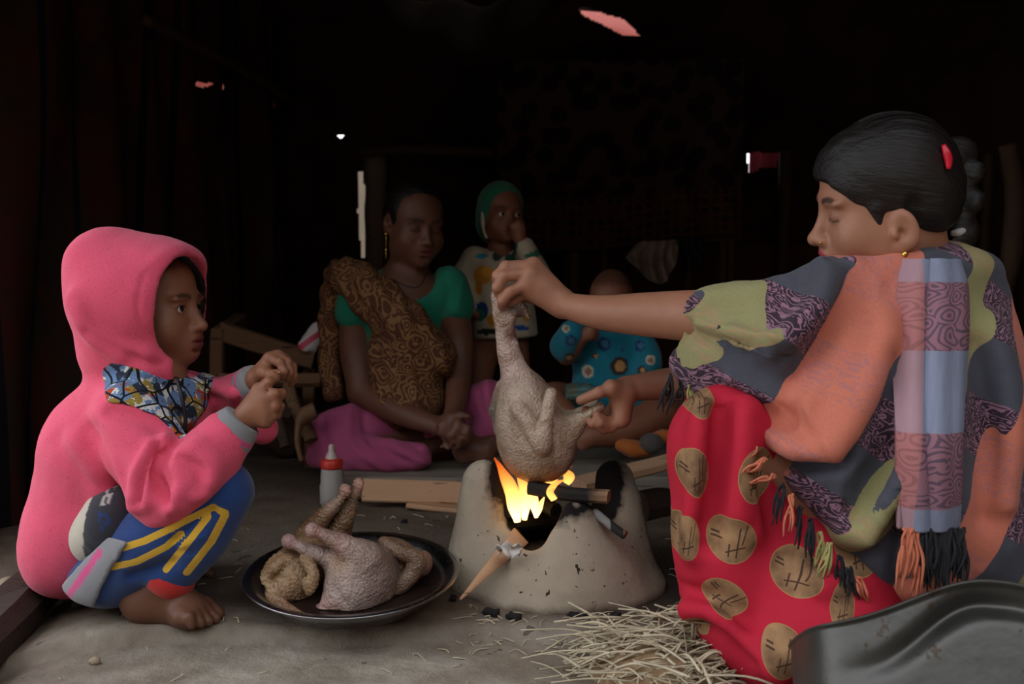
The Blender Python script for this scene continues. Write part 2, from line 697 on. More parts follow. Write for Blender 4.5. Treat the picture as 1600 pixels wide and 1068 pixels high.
def left_fn(u, v):
    y = 1.95 + u * 2.0
    z = -.05 + v * 1.75
    w = .03 * np.sin(u * 46 + 2 * np.sin(v * 3 + u * 9)) + .02 * np.sin(u * 21 + 1 + v * 2)
    return np.stack([lx(y) + w * (1.1 - .5 * v), y, z], 1)


lh = [[hit_left(*q)[1:] for q in poly] for poly in (
    [(304, 129), (318, 127), (332, 131), (322, 137), (310, 134)],
    [(349, 140), (352, 131), (360, 127), (366, 139), (358, 143)],
    [(411, 168), (413, 158), (420, 161), (426, 168), (418, 171)])]
V, F = sheet_vf(left_fn, 340, 300, .006, hole_test(lh, (1, 2)))
o = struct(raw('wall_left', V, F, M_wall_l, st=uvst(340, 300, 2.2, 1.75)))
o['label'] = 'dark patterned cloth hung in folds as the left wall'

BY = 3.9
def bpoly(pts):
    return [P(u, v, BY)[[0, 2]] for u, v in pts]


bh = [bpoly(q) for q in (
    [(904, 10), (916, 9), (948, 22), (972, 26), (988, 38), (1003, 54), (972, 53), (938, 36), (910, 22)],
    [(559, 268), (568, 268), (570, 330), (573, 402), (563, 402), (557, 330)],
    [(1168, 240), (1178, 238), (1214, 240), (1212, 262), (1186, 263), (1184, 268), (1168, 270)],
    [(523, 210), (531, 208), (538, 212), (530, 214)])]


def back_fn(u, v):
    x = -1.0 + u * 3.1
    z = -.05 + v * 1.85
    return np.stack([x, BY + .012 * np.sin(u * 60 + v * 4) + .02 * np.sin(u * 17), z], 1)


V, F = sheet_vf(back_fn, 420, 300, .006, hole_test(bh, (0, 2)))
o = struct(raw('wall_back', V, F, M_wall_b, st=uvst(420, 300, 3.1, 1.85)))
o['label'] = 'dark sooty cloth back wall with small gaps'


def right_fn(u, v):
    y = .75 + u * 3.25
    return np.stack([2.0 + .02 * np.sin(u * 50), y, -.05 + v * 1.9], 1)


V, F = sheet_vf(right_fn, 140, 20, .006)
o = struct(raw('wall_right', V, F, M_wall_r, st=uvst(140, 20, 3.2, 1.9)))
o['label'] = 'brown cloth wall on the right side'


def roof_fn(u, v):
    x = -1.6 + u * 3.9
    y0 = ROOF_Y0 - .30 * sstep(.45, .8, u)  # front edge shaped for the light: extended on the right to shade that side
    y = y0 + v * (4.1 - y0)
    z = 1.72 - .02 * (y - 1) - .05 * np.sin(u * 9) ** 2 + .02 * np.sin(v * 20 + u * 5)
    return np.stack([x, y, z], 1)


ROOF_Y0 = .80
V, F = sheet_vf(roof_fn, 80, 80, .008)
o = struct(raw('ceiling', V, F, M_roof, st=uvst(80, 80, 3.9, 3.2)))
o['label'] = 'sooty tarpaulin roof stretched over the hut'

# ---- what shows through the gaps: a pink tarp and a pale wall outside
t = NT('pink_outer_tarp')
tr = t.node('ShaderNodeBsdfTranslucent', Color=(*srgb(236, 176, 168), 1)).outputs[0]
df = t.node('ShaderNodeBsdfDiffuse', Color=(*srgb(222, 160, 152), 1)).outputs[0]
t.t.links.new(t.node('ShaderNodeMixShader', _0=.5, _1=tr, _2=df).outputs[0], t.out.inputs[0])
M_pink = t.m
for i, (a, b, c, d, lab, nm) in enumerate([
        ((-1.12, 2.7, 1.02), (-1.12, 2.7, 1.6), (-.98, 4.0, 1.6), (-.98, 4.0, 1.02), 'pink plastic sheet glimpsed through gaps high in the left wall', 'outer_tarp'),
        ((.2, 4.15, 1.35), (.2, 4.15, 1.75), (.8, 4.15, 1.75), (.8, 4.15, 1.35), 'pink sheet glimpsed through the gap under the roof', 'outer_tarp')]):
    a, b, c, d = map(np.array, (a, b, c, d))
    V, F = sheet_vf(lambda u, v: (a + (b - a) * v[:, None]) * (1 - u)[:, None] + (d + (c - d) * v[:, None]) * u[:, None] + np.stack([.01 * np.sin(u * 20), .01 * np.sin(v * 17 + u * 9), 0 * u], 1), 30, 12, .003)
    tag(raw(nm, V, F, M_pink), lab, 'tarpaulin')
M_pale = simple('pale_outer_wall', srgb(190, 172, 150), .9, .15, 8)
V, F = sheet_vf(lambda u, v: np.stack([-.75 + u * .4, 4.5 + .01 * np.sin(u * 9), v * 1.6], 1), 12, 12, .03)
tag(raw('outside_wall', V, F, M_pale), 'pale daylit surface seen through the tall slit behind the seated woman', 'wall')
M_pinkcloth = simple('pink_cloth', srgb(214, 96, 116), .9, .1, 20)
V, F = sheet_vf(lambda u, v: np.stack([.932 + u * .19, 3.945 + .008 * np.sin(u * 18), v * 1.08], 1), 30, 12, .004)
tag(raw('hanging_cloth', V, F, M_pinkcloth), 'bright pink cloth hanging outside the small opening in the back wall', 'cloth')

# ---- walls added out of view, behind and right of the camera, to block low sky
M_sky_block = simple('sky_block_mud', srgb(96, 78, 62), .95, .25, 3)
for i, (a, b, hgt, lab) in enumerate([((-7, -3.6), (7, -3.6), 3.5, 'long unseen wall added behind the camera to block the low sky'), ((3.0, -3.4), (3.0, .6), 3.0, 'unseen side wall added on the right to block the sky there')]):
    a = np.array(a, float); b = np.array(b, float)
    V, F = sheet_vf(lambda u, v: np.stack([a[0] + (b[0] - a[0]) * u, a[1] + (b[1] - a[1]) * u + .03 * np.sin(v * 5 + u * 20), -.05 + v * hgt], 1), 40, 14, .12)
    o = tag(raw('sky_block_wall', V, F, M_sky_block), lab, 'wall')

# ---- poles and posts
M_pole = wood('sooty_pole_wood', srgb(44, 30, 22), srgb(86, 62, 44), 12, 2)
M_polegrey = wood('grey_post_wood', srgb(92, 86, 82), srgb(140, 132, 126), 10, 2)


def pole(name, pts, rad, mat, label, cat='pole', seed=0):
    q = spline(np.array(pts, float), 22)
    q = q + .006 * np.stack([noise(q, 7, seed), noise(q, 7, seed + 1), 0 * q[:, 0]], 1)
    r = rad * (1 + .12 * noise(q, 14, seed + 5))
    V, F = tube_vf(q, r, 12, 44)
    return tag(raw(name, V, F, mat), label, cat)


pole('wooden_post', [P(587, 236, 3.8), P(588, 330, 3.8), [P(588, 420, 3.8)[0], 3.8, 0]], .043, M_polegrey, 'grey upright post beside the bright slit behind the seated woman', 'post', 3)
pole('wooden_post', [P(1228, 235, 3.78), P(1224, 340, 3.78), [P(1216, 440, 3.78)[0], 3.78, 0]], .026, M_pole, 'upright brown post just right of the small bright opening', 'post', 5)
pole('wooden_post', [P(1577, 225, 2.9), P(1588, 300, 2.9), P(1580, 400, 2.9), P(1555, 500, 2.9), [P(1553, 600, 2.9)[0], 2.9, 0]], .03, M_pole, 'bent rough post behind the woman in the shawl at the right edge', 'post', 8)
pole('wooden_post', [P(1545, 240, 3.75), P(1540, 380, 3.75), [P(1538, 500, 3.75)[0], 3.75, 0]], .02, M_pole, 'thin straight post left of the bent post at right', 'post', 11)
pole('bamboo_beam', [P(562, 238, 3.7), P(660, 234, 3.7), P(774, 240, 3.7)], .02, M_pole, 'horizontal beam above the head of the seated woman', 'beam', 2)
h1, h2 = hit_left(205, 35), hit_left(470, 176)
pole('bamboo_beam', [h1 + [.05, -.03, .0], (h1 + h2) / 2 + [.05, -.03, .012], h2 + [.05, -.03, 0]], .017, M_pole, 'sloping bamboo pole along the top of the left wall', 'beam', 4)

# ---- sagging tarp under the roof
M_sag = cloth_mat('grey_sagging_tarp', srgb(54, 48, 46), srgb(40, 36, 36), 3)


def sag_fn(u, v):
    x = -.55 + u * .85
    s = np.sin(np.pi * np.clip(u, 0, 1))
    z = 1.52 - .42 * s * (1 - .6 * v) ** 1.0 * (.55 + .45 * np.sin(np.pi * np.clip(v * .9 + .1, 0, 1)))
    y = 2.55 + v * .9
    return np.stack([x, y, z + .015 * np.sin(u * 30 + v * 6)], 1)


V, F = sheet_vf(sag_fn, 60, 40, .004)
tag(raw('sagging_tarp', V, F, M_sag, st=uvst(60, 40, .9, .9)), 'grey tarpaulin sagging down from the roof near the top centre', 'tarpaulin')

# ---- hanging blanket on the back wall with a checked hem
t = NT('checked_blanket'); v = t.attr('st').outputs['Vector']; s_ = t.sep(v)
wx = t.math('GREATER_THAN', t.math('SINE', t.math('MULTIPLY', s_[0], 190)), .45)
wy = t.math('GREATER_THAN', t.math('SINE', t.math('MULTIPLY', s_[1], 190)), .45)
chk = t.math('MULTIPLY', t.math('MAXIMUM', wx, wy), t.math('LESS_THAN', s_[1], .17))
base = t.mix(t.noise(v, 12, 4), srgb(42, 32, 26), srgb(62, 46, 36))
base = t.mix(t.math('GREATER_THAN', t.voro(v, 14, dims='2D'), .42), srgb(30, 22, 22), base)
M_blanket = t.done(t.mix(chk, base, srgb(70, 42, 34)), .95, t.bump(t.noise(v, 260, 2), .3, .002), spec=.1)
a_, b_, c_, d_ = P(778, 380, 3.45), P(1162, 366, 3.45), P(1164, 90, 3.45), P(778, 96, 3.45)


def blk_fn(u, v):
    p = (a_ * (1 - u)[:, None] + b_ * u[:, None]) * (1 - v)[:, None] + (d_ * (1 - u)[:, None] + c_ * u[:, None]) * v[:, None]
    p = p.copy()
    p[:, 1] += .014 * np.sin(u * 38 + 2 * np.sin(v * 3)) * (1.2 - v)
    p[:, 2] -= .035 * np.sin(np.pi * np.clip(u * 1.4, 0, 1)) * (1 - v)
    return p


V, F = sheet_vf(blk_fn, 120, 60, .006)
tag(raw('hanging_blanket', V, F, M_blanket, st=uvst(120, 60, .85, .62)), 'large dark blanket with checked hem hung across the back wall', 'blanket')

# ---- low rack under the blanket: posts and bits of clothing
rack = thing('wooden_rack', 'low dark wooden rack with thin legs beneath the hanging blanket', 'rack', (P(1000, 400, 3.5)[0], 3.5, 0))
for i, (u, r) in enumerate(((897, .02), (945, .011), (1076, .012), (1130, .016), (1143, .013))):
    top = P(u, 372, 3.5); q = np.array([top, [top[0], 3.5, top[2] / 2], [top[0] + .005, 3.5, 0.0]])
    V, F = tube_vf(q, r, 10, 12)
    raw('leg', V, F, M_pole, rack)
V, F = tube_vf([P(880, 374, 3.5), P(1010, 376, 3.5), P(1160, 371, 3.5)], .014, 10, 14)
raw('rail', V, F, M_pole, rack)


def drape(name, top_l, top_r, bottoms, y, mat, label, cat='cloth', n=50, fold=(26, .014)):
    """a cloth hung over a rail: straight top, bottom edge following the given pixels"""
    tl, tr_ = P(*top_l, y), P(*top_r, y)
    bt = spline(np.array([P(u, v, y - .03) for u, v in bottoms]), n)

    def fn(u, v):
        bi = np.stack([np.interp(u * (n - 1), np.arange(n), bt[:, d]) for d in range(3)], 1)
        top = tl * (1 - u)[:, None] + tr_ * u[:, None]
        p = top * (1 - v)[:, None] + bi * v[:, None]
        p[:, 1] += fold[1] * np.sin(u * fold[0] + v * 2.5 + 2 * np.sin(v * 4)) * (.4 + v)
        return p
    V, F = sheet_vf(fn, n, 40, .004)
    return tag(raw(name, V, F, mat, st=uvst(n, 40, .2, .2)), label, cat)


M_greycloth = cloth_mat('pale_grey_rag', srgb(160, 146, 134), srgb(128, 114, 104), 9)
M_darkcloth = cloth_mat('dark_rag', srgb(40, 40, 46), srgb(30, 30, 34), 9)
drape('hanging_rag', (998, 378), (1058, 374), [(978, 402), (1008, 432), (1032, 444), (1046, 430), (1060, 400)], 3.42, M_greycloth, 'pale grey rag hanging from the rack below the blanket')
drape('hanging_rag', (1056, 372), (1096, 370), [(1056, 402), (1075, 410), (1096, 404), (1104, 392)], 3.44, M_darkcloth, 'dark rag hanging beside the pale grey rag')

# ---- behind the rack: reddish earth wall strip
M_red = simple('reddish_mud', srgb(74, 44, 28), .95, .3, 14)
V, F = sheet_vf(lambda u, v: np.stack([.2 + u * 1.45, 3.83 + .015 * np.sin(u * 12) + .01 * np.sin(v * 9 + u * 20), v * .66], 1), 60, 20, .03)
o = struct(raw('trim_1', V, F, M_red)); o['label'] = 'low reddish mud wall at the foot of the back wall'
# ================================================================== figure toolkit
class Frame:
    """local axes of a head or hand: x = the person's left, y = backward, z = up"""
    def __init__(s, o, fwd, up=(0, 0, 1), scale=1.0):
        f = nz(fwd); up = np.asarray(up, float)
        u = nz(up - f * (up @ f))
        s.R = np.stack([np.cross(u, f), -f, u], 1); s.o = np.asarray(o, float); s.s = scale

    def p(s, *q):
        return s.o + s.R @ (np.asarray(q, float) * s.s)

    def inv(s, V):
        return (V - s.o) @ s.R / s.s

    def ell(s, c, r, R=None):
        return ell(s.p(*c), np.asarray(r) * s.s, s.R if R is None else s.R @ R)

    def cap(s, a, b, ra, rb=None):
        return cap(s.p(*a), s.p(*b), ra * s.s, (ra if rb is None else rb) * s.s)


def head(vol, F, eyes='open', age=1.0, ear=(.075, .012, .002), nose=1.0, mouth=0.0, chub=1.0):
    """a head with face: age 1 adult .. 0 toddler; eyes open, down or shut"""
    s = F.s
    vol.add(F.ell((0, .014, .036), (.074, .092, .084)), .02 * s)
    vol.add(F.ell((0, -.030, .045), (.062, .058, .055)), .03 * s)
    vol.add(F.ell((0, -.034, -.022), (.060, .060, .078 - .008 * (1 - age))), .03 * s)
    vol.add(F.ell((0, -.036, -.068 + .008 * (1 - age)), (.048 * chub, .052, .040)), .03 * s)
    vol.add(F.ell((0, -.080, -.094 + .010 * (1 - age)), (.020, .016, .016)), .025 * s)
    for q in (-1, 1):
        vol.add(F.ell((q * .040, -.062, -.034), (.026 * chub, .024, .028)), .025 * s)
        vol.add(F.ell((q * .052, -.012, -.055), (.016 * chub, .030, .032)), .03 * s)
        vol.add(F.ell((q * .028, -.084, .019), (.026, .011, .008)), .016 * s)
    for q in (-1, 1):
        vol.sub(F.ell((q * .031, -.104, .001), (.019, .017, .012)), .016 * s)
    # eyelids over the eyeballs
    for q in (-1, 1):
        vol.add(F.ell((q * .031, -.0775, .000), (.0155, .0142, .0135)), .007 * s)
        if eyes == 'open':
            vol.sub(F.ell((q * .0315, -.0945, -.0005), (.0145, .014, .0074), rot(0, 0, q * 5)), .002 * s)
        else:
            vol.sub(F.ell((q * .0315, -.0955, -.0055), (.0150, .007, .0017), rot(0, 0, q * 4)), .002 * s)
            vol.sub(F.ell((q * .031, -.0945, .0085), (.0145, .006, .0010)), .003 * s)
    # nose
    vol.add(F.cap((0, -.084, .012), (0, -.108 - .004 * (nose - 1), -.030), .0075, .0090 * nose), .014 * s)
    vol.add(F.ell((0, -.1105 - .005 * (nose - 1), -.0345), (.0115 * nose, .0105 * nose, .0095)), .008 * s)
    for q in (-1, 1):
        vol.add(F.ell((q * .0125 * nose, -.100, -.0375), (.0080, .0100, .0075)), .006 * s)
        vol.sub(F.ell((q * .0068, -.1085, -.0450), (.0032, .0050, .0038)), .003 * s)
    # mouth
    vol.add(F.ell((0, -.084, -.062), (.029, .018, .021)), .018 * s)
    vol.add(F.ell((0, -.0995, -.0575), (.0205, .0068, .0056)), .006 * s)
    vol.add(F.ell((0, -.0975, -.0695), (.0175, .0080, .0064)), .006 * s)
    vol.sub(F.ell((0, -.1065, -.0633), (.0235, .012, .0016 + mouth)), .003 * s)
    vol.sub(F.ell((0, -.0975, -.0800), (.016, .005, .004)), .006 * s)
    # ears
    for q in (-1, 1):
        Re = rot(-q * 22, 12, 0)
        e = (q * ear[0], ear[1], ear[2])
        vol.add(F.ell(e, (.0085, .0185, .0305), Re), .006 * s)
        vol.add(F.ell((q * (ear[0] - .002), ear[1] - .006, ear[2] - .024), (.007, .010, .011), Re), .006 * s)
        vol.sub(F.ell((q * (ear[0] + .0085), ear[1] - .0035, ear[2] + .002), (.0058, .0105, .0190), Re), .004 * s)
        vol.sub(F.ell((q * (ear[0] + .004), ear[1] - .0065, ear[2] - .004), (.0075, .0060, .0080), Re), .004 * s)
        vol.add(F.ell((q * (ear[0] + .001), ear[1] - .0155, ear[2] - .005), (.0050, .0045, .0070), Re), .005 * s)


def face_col(V, F, col, base, lip, brow=.8, stubble=0, lash=1.0, hairline=.075):
    """paint lips, brows, lash lines and shaved hair onto the skin colours"""
    q = F.inv(V)
    near = np.linalg.norm(q, axis=1) < .16
    front = near & (q[:, 1] < -.045)

    def put(mask, c):
        m = (mask * 1.0)[:, None]
        col[:] = col * (1 - m) + np.asarray(c) * m
    ax = np.abs(q[:, 0])
    d = np.sqrt((q[:, 0] / .0225) ** 2 + ((q[:, 2] + .0632) / .0120) ** 2)
    put(sstep(1.15, .80, d) * front * (q[:, 1] < -.088), lip)
    by = .0205 + .0045 * np.sin(np.clip((ax - .012) / .036, 0, 1) * np.pi * .85)
    d = np.abs(q[:, 2] - by) / np.where(ax < .034, .0046, .0046 - .10 * (ax - .034))
    put(brow * sstep(1.25, .55, d) * sstep(.009, .015, ax) * sstep(.052, .046, ax) * front, (.012, .008, .007))
    ex = (ax - .0315) / .0150
    lid = np.abs((q[:, 2] - (.0052 * np.sqrt(np.clip(1 - ex ** 2, 0, 1)) if lash > 0 else -.0055 - .002 * (1 - ex ** 2)))) / .0020
    put(.85 * sstep(1.2, .5, lid) * (np.abs(ex) < 1.05) * front, (.015, .010, .009))
    dk = np.sqrt(((ax - .031) / .021) ** 2 + ((q[:, 2] + .002) / .0145) ** 2)
    put(.28 * sstep(1.1, .6, dk) * front, np.asarray(base) * .45)
    if stubble:
        m = sstep(hairline - .02, hairline + .012, q[:, 2] + .45 * np.clip(q[:, 1] + .035, -.1, .2) + .010 * noise(V, 120, 3)) * near
        put(stubble * m, (.018, .013, .012))
    return col


def eyeballs(F, parent, look=(0, 0), name='eye'):
    """two eyeballs; look = turn of the gaze (left, up) in degrees"""
    out = []
    for q in (-1, 1):
        c = F.p(q * .031, -.0775, 0)
        g = rot(look[0], 0, 0) @ rot(0, -look[1], 0) @ np.array([0, -1, 0])
        Rl = basis(F.R @ g, F.R @ [0, 0, 1])
        R = np.stack([Rl[:, 1], Rl[:, 2], Rl[:, 0]], 1)
        r = .0124 * F.s
        V, Fc = lathe_vf([(r * math.sin(a), -r * math.cos(a)) for a in np.linspace(.02, math.pi - .02, 20)], 24, c, R)
        ang = np.degrees(np.arccos(np.clip(((V - c) @ Rl[:, 0]) / r, -1, 1)))
        col = np.where((ang < 30)[:, None], np.array([[.022, .012, .008]]), np.array([[.62, .56, .52]]))
        col = np.where((ang < 13)[:, None], np.array([[.003, .003, .003]]), col)
        out.append(raw(name, V, Fc, M_eye, parent, col=col))
    return out


t = NT('eye_surface'); M_eye = t.done(t.attr('col').outputs['Color'], .08, spec=.6)


def skin_mat(name, rough=.5, spec=.4):
    t = NT(name); v = t.coord()
    c = t.attr('col').outputs['Color']
    n = t.noise(v, 55, 4, .6)
    c = t.mix(t.math('MULTIPLY', n, .35), c, t.mix(1.0, c, (.55, .48, .45), 'MULTIPLY'))
    b = t.bump(t.voro(v, 900), .14, .0012, t.bump(t.noise(v, 160, 3), .16, .0016))
    return t.done(c, t.math('MULTIPLY_ADD', n, .2, rough - .1), b, spec=spec)


M_skin = skin_mat('skin')


def tone(V, base, amp=.14, scale=22, seed=0):
    n = noise(V, scale, seed, 3)
    return np.asarray(base) * (1 + amp * n)[:, None] * np.array([1, 1, 1])


def hand(vol, wrist, fingers, thumb, r=.0085, palm=1.35, k=.008):
    """fingers: joint lists [knuckle, .., tip] ; thumb: [base, mid, tip] ; metacarpals fan out from the wrist"""
    wrist = np.asarray(wrist, float)
    kn = [np.asarray(f[0], float) for f in fingers]
    mid = np.mean(kn, 0)
    for i, a in enumerate(kn):
        w = wrist + (a - mid) * .45
        vol.add(cap(w, a, r * palm, r * (palm - .12)), k * 1.4)
    for a, b in zip(kn[:-1], kn[1:]):
        vol.add(cap(a, b, r * 1.02), k)
    tb = np.asarray(thumb[0], float)
    vol.add(cap(wrist, tb, r * 1.45, r * 1.15), k * 1.4)
    vol.add(cap(tb, mid * .55 + wrist * .45, r * 1.3, r * 1.2), k * 1.4)
    for f, m in list(zip(fingers, [1.0, 1.05, 1.0, .88, .9])) + [(thumb, 1.18)]:
        f = [np.asarray(q, float) for q in f]
        rr = np.linspace(r * m, r * m * .74, len(f))
        for i in range(len(f) - 1):
            vol.add(cap(f[i], f[i + 1], rr[i], rr[i + 1]), .0025)
        for i in range(1, len(f) - 1):
            vol.add(ell(f[i], [rr[i] * 1.06] * 3), .002)


def foot(vol, heel, toe, ankle, side, s=1.0):
    """side: direction from big toe to little toe"""
    heel, toe, ankle = (np.asarray(q, float) for q in (heel, toe, ankle))
    d = nz(toe - heel); L = np.linalg.norm(toe - heel); side = nz(side)
    up = np.array([0, 0, 1.0])
    vol.add(ell(heel + d * .02 * s, np.array([.028, .026, .026]) * s, basis(d, side)), .015 * s)
    vol.add(cap(ankle, heel + d * L * .22 + up * .012 * s, .027 * s, .026 * s), .02 * s)
    vol.add(cap(heel + d * .02 * s, toe - d * L * .28 + up * -.002, .024 * s, .020 * s), .02 * s)
    vol.add(cap(ankle + d * .01, toe - d * L * .30 + up * .004 * s, .024 * s, .017 * s), .02 * s)
    b = toe - d * L * .24
    vol.add(cap(b - side * .020 * s, b + side * .024 * s - d * .014 * s, .016 * s, .013 * s), .016 * s)
    for i, (o, l, r) in enumerate([(-.024, .0, .0100), (-.008, .000, .0078), (.006, -.008, .0074), (.018, -.017, .0070), (.030, -.028, .0066)]):
        a = b + side * o * s - d * .004 * s
        e = toe + side * o * 1.05 * s + d * l * s
        m = (a + e) / 2 + up * .006 * s
        vol.add(cap(a, m, r * s * 1.05, r * s), .006 * s); vol.add(cap(m, e - up * .004 * s, r * s, r * s * .92), .003 * s)


def seg_dist(V, pts, axes=(0, 2)):
    """distance of vertices from a polyline, measured in two axes"""
    A = V[:, axes]; d = np.full(len(V), 9.0)
    p = [np.asarray(q)[list(axes)] for q in pts]
    for a, b in zip(p[:-1], p[1:]):
        ab = b - a
        t_ = np.clip(((A - a) @ ab) / max(ab @ ab, 1e-12), 0, 1)
        d = np.minimum(d, np.linalg.norm(A - a - t_[:, None] * ab, axis=1))
    return d


def near_depth(V, u, v, dflt, tol=.008):
    """depth of the surface facing the viewer at a pixel"""
    a = P(u, v, 1.0)
    m = np.hypot(V[:, 0] / V[:, 1] - a[0], (V[:, 2] - CAM_H) / V[:, 1] - (a[2] - CAM_H)) < tol
    return float(V[m, 1].min()) if m.any() else dflt


def on_surf(V, pts, off=0.0, dflt=1.5):
    """points of a surface under a line of pixels, moved off towards (-) or away from (+) the viewer"""
    y = np.array([near_depth(V, u, v, dflt) for u, v in pts])
    return [P(u, v, q + off) for (u, v), q in zip(pts, y)]


def press(V, N, lines, y, smooth=True):
    """raise or press folds along lines given in the photo's pixels at depth y, on the side facing the viewer"""
    out = np.zeros(len(V)); face = sstep(.15, -.35, N[:, 1])
    for pts, amp, w in lines:
        q = spline(np.array([P(u, v, y) for u, v in pts]), max(6, 4 * len(pts))) if len(pts) > 2 else [P(u, v, y) for u, v in pts]
        out += amp * np.exp(-(seg_dist(V, q) / w) ** 2)
    return V + N * (out * face)[:, None]


def cloth(name, sheen=.3, base=None, bscale=420, bump=.35, fuzz=0.0, extra=None, rough=.92):
    """woven fabric reading its colour from the mesh or a given colour"""
    t = NT(name); v = t.coord()
    c = t.attr('col').outputs['Color'] if base is None else base
    n = t.noise(v, 26, 4, .6)
    c = t.mix(n, t.mix(1.0, c, (.84, .82, .82), 'MULTIPLY'), c)
    if fuzz:
        sp = t.math('GREATER_THAN', t.noise(v, 420, 2, .5), .66)
        c = t.mix(t.math('MULTIPLY', sp, fuzz), c, t.mix(1.0, c, (.35, .22, .25), 'MULTIPLY'))
    b = t.bump(t.noise(v, bscale, 3, .7), bump, .002)
    return t.done(c, rough, b, spec=.15, Sheen_Weight=sheen, Sheen_Roughness=.5)


def in_poly(pts, poly):
    ins = np.zeros(len(pts), bool); j = len(poly) - 1
    for i in range(len(poly)):
        (xi, yi), (xj, yj) = poly[i], poly[j]
        ins ^= ((yi > pts[:, 1]) != (yj > pts[:, 1])) & (pts[:, 0] < (xj - xi) * (pts[:, 1] - yi) / (yj - yi + 1e-12) + xi)
        j = i
    return ins


def to_px(V):
    c, s = math.cos(PITCH), math.sin(PITCH)
    z = V[:, 2] - CAM_H
    fwd = V[:, 1] * c - z * s
    up = V[:, 1] * s + z * c
    return np.stack([800 + FOC * V[:, 0] / fwd, 534 - FOC * up / fwd], 1)


def patch(mesh, poly, off=.002, deep=.22):
    """a sewn-on panel: the part of a garment that faces the viewer inside an outline, lifted off it by off"""
    V, F = mesh
    N = normals(V, F)
    px = to_px(V)
    view = nz(np.array([0, 0, CAM_H]) - V.mean(0))
    vis = (N @ view) > -.1
    near = V[:, 1] < np.median(V[in_poly(px, poly) & vis, 1]) + deep
    ok = in_poly(px, poly) & vis & near
    Fk = F[ok[F].all(1)]
    used, inv = np.unique(Fk.ravel(), return_inverse=True)
    Fk = inv.reshape(Fk.shape)
    n = len(used)
    e = np.concatenate([Fk[:, [k, (k + 1) % 4]] for k in range(4)])
    key = np.sort(e, 1); _, iv, cnt = np.unique(key[:, 0] * n + key[:, 1], return_inverse=True, return_counts=True)
    be = e[cnt[iv] == 1]
    U = V[used].copy()
    for _ in range(6):
        acc = np.zeros_like(U); c = np.zeros(n)
        for a, b in ((0, 1), (1, 0)):
            np.add.at(acc, be[:, a], U[be[:, b]]); np.add.at(c, be[:, a], 1)
        m = c > 0
        U[m] = .4 * U[m] + .6 * acc[m] / c[m][:, None]
    top = U + N[used] * off; bot = U - N[used] * .002
    return np.vstack([top, bot]), np.vstack([Fk, Fk[:, ::-1] + n, np.stack([be[:, 1], be[:, 0], be[:, 0] + n, be[:, 1] + n], 1)])
# ================================================================== platform, planks, wood
M_plank = wood('weathered_plank', srgb(104, 94, 84), srgb(158, 146, 132), 9, 0)
M_fresh = wood('fresh_sawn_wood', srgb(176, 132, 100), srgb(214, 172, 136), 7, 0)
M_brownwood = wood('brown_firewood', srgb(84, 60, 42), srgb(136, 102, 74), 10, 0)
M_bark = wood('dark_bark', srgb(40, 30, 25), srgb(72, 56, 46), 14, 0)


def plank(name, a, b, w, t_, mat, label, cat='plank', **kw):
    V, F = board_vf(a, b, w, t_, **kw)
    return tag(raw(name, V, F, mat, smooth=False), label, cat)


PLZ = .058
plank('weathered_plank', [-.46, 2.52, .03], [.62, 2.50, .03], .22, .055, M_plank, 'thick weathered grey plank under the seated woman, nearest the stove', seed=2, wob=.007)
plank('weathered_plank', [-.50, 2.75, .03], [.70, 2.74, .03], .22, .055, M_plank, 'weathered grey plank under the child in blue, middle of three', seed=4, wob=.006)
plank('weathered_plank', [-.50, 2.985, .03], [.72, 2.985, .03], .22, .055, M_plank, 'weathered grey plank farthest back beneath the mat', seed=6, wob=.006)
plank('sawn_offcut', P(568, 764, 2.35), P(722, 770, 2.33), .016, .054, M_fresh, 'pale sawn wooden board lying against the plank left of the stove', 'board', seed=8, up=(0, .25, 1), wob=.002)
plank('sawn_offcut', P(640, 786, 2.33), P(730, 797, 2.30), .05, .012, M_fresh, 'thin pale board lying beneath the sawn board by the stove', 'board', seed=9, wob=.002)
plank('sawn_offcut', P(905, 757, 2.14), P(1060, 716, 2.28), .06, .022, M_fresh, 'pale board slanting up from the stove to the red skirt', 'board', seed=10, wob=.002)
plank('dark_log', [-.80, 1.22, -.012], [-.885, 1.98, .0], .085, .075, M_bark, 'dark squared log on the ground at the lower left edge', 'log', seed=12, bev=.02, wob=.012)
plank('dark_log', P(1000, 792, 2.25), P(1075, 788, 2.35), .07, .07, M_bark, 'dark charred log lying behind the stove on the right', 'log', seed=14, bev=.025, wob=.012)

# mat on the platform
t = NT('woven_mat'); v = t.coord(); s_ = t.sep(v)
w = t.math('MULTIPLY', t.math('SINE', t.math('MULTIPLY', s_[0], 160)), t.math('SINE', t.math('MULTIPLY', s_[1], 160)))
w2 = t.math('SINE', t.math('MULTIPLY_ADD', s_[0], 38, t.math('MULTIPLY', s_[1], 70)))
c = t.mix(t.math('GREATER_THAN', w, .12), srgb(34, 26, 22), t.mix(t.math('GREATER_THAN', w2, 0.0), srgb(60, 78, 40), srgb(150, 122, 40)))
c = t.mix(t.math('GREATER_THAN', t.math('SINE', t.math('MULTIPLY', s_[1], 24)), .6), c, srgb(96, 30, 44))
M_mat = t.done(c, .8, t.bump(w, .4, .003))
V, F = sheet_vf(lambda u, v: np.stack([-.42 + u * 1.2, 2.86 + v * .62, .072 + .10 * sstep(.25, 1, v) + .004 * np.sin(u * 30) * np.sin(v * 9)], 1), 90, 40, .005)
tag(raw('woven_mat', V, F, M_mat), 'dark woven mat with yellow and red bands behind the children', 'mat')

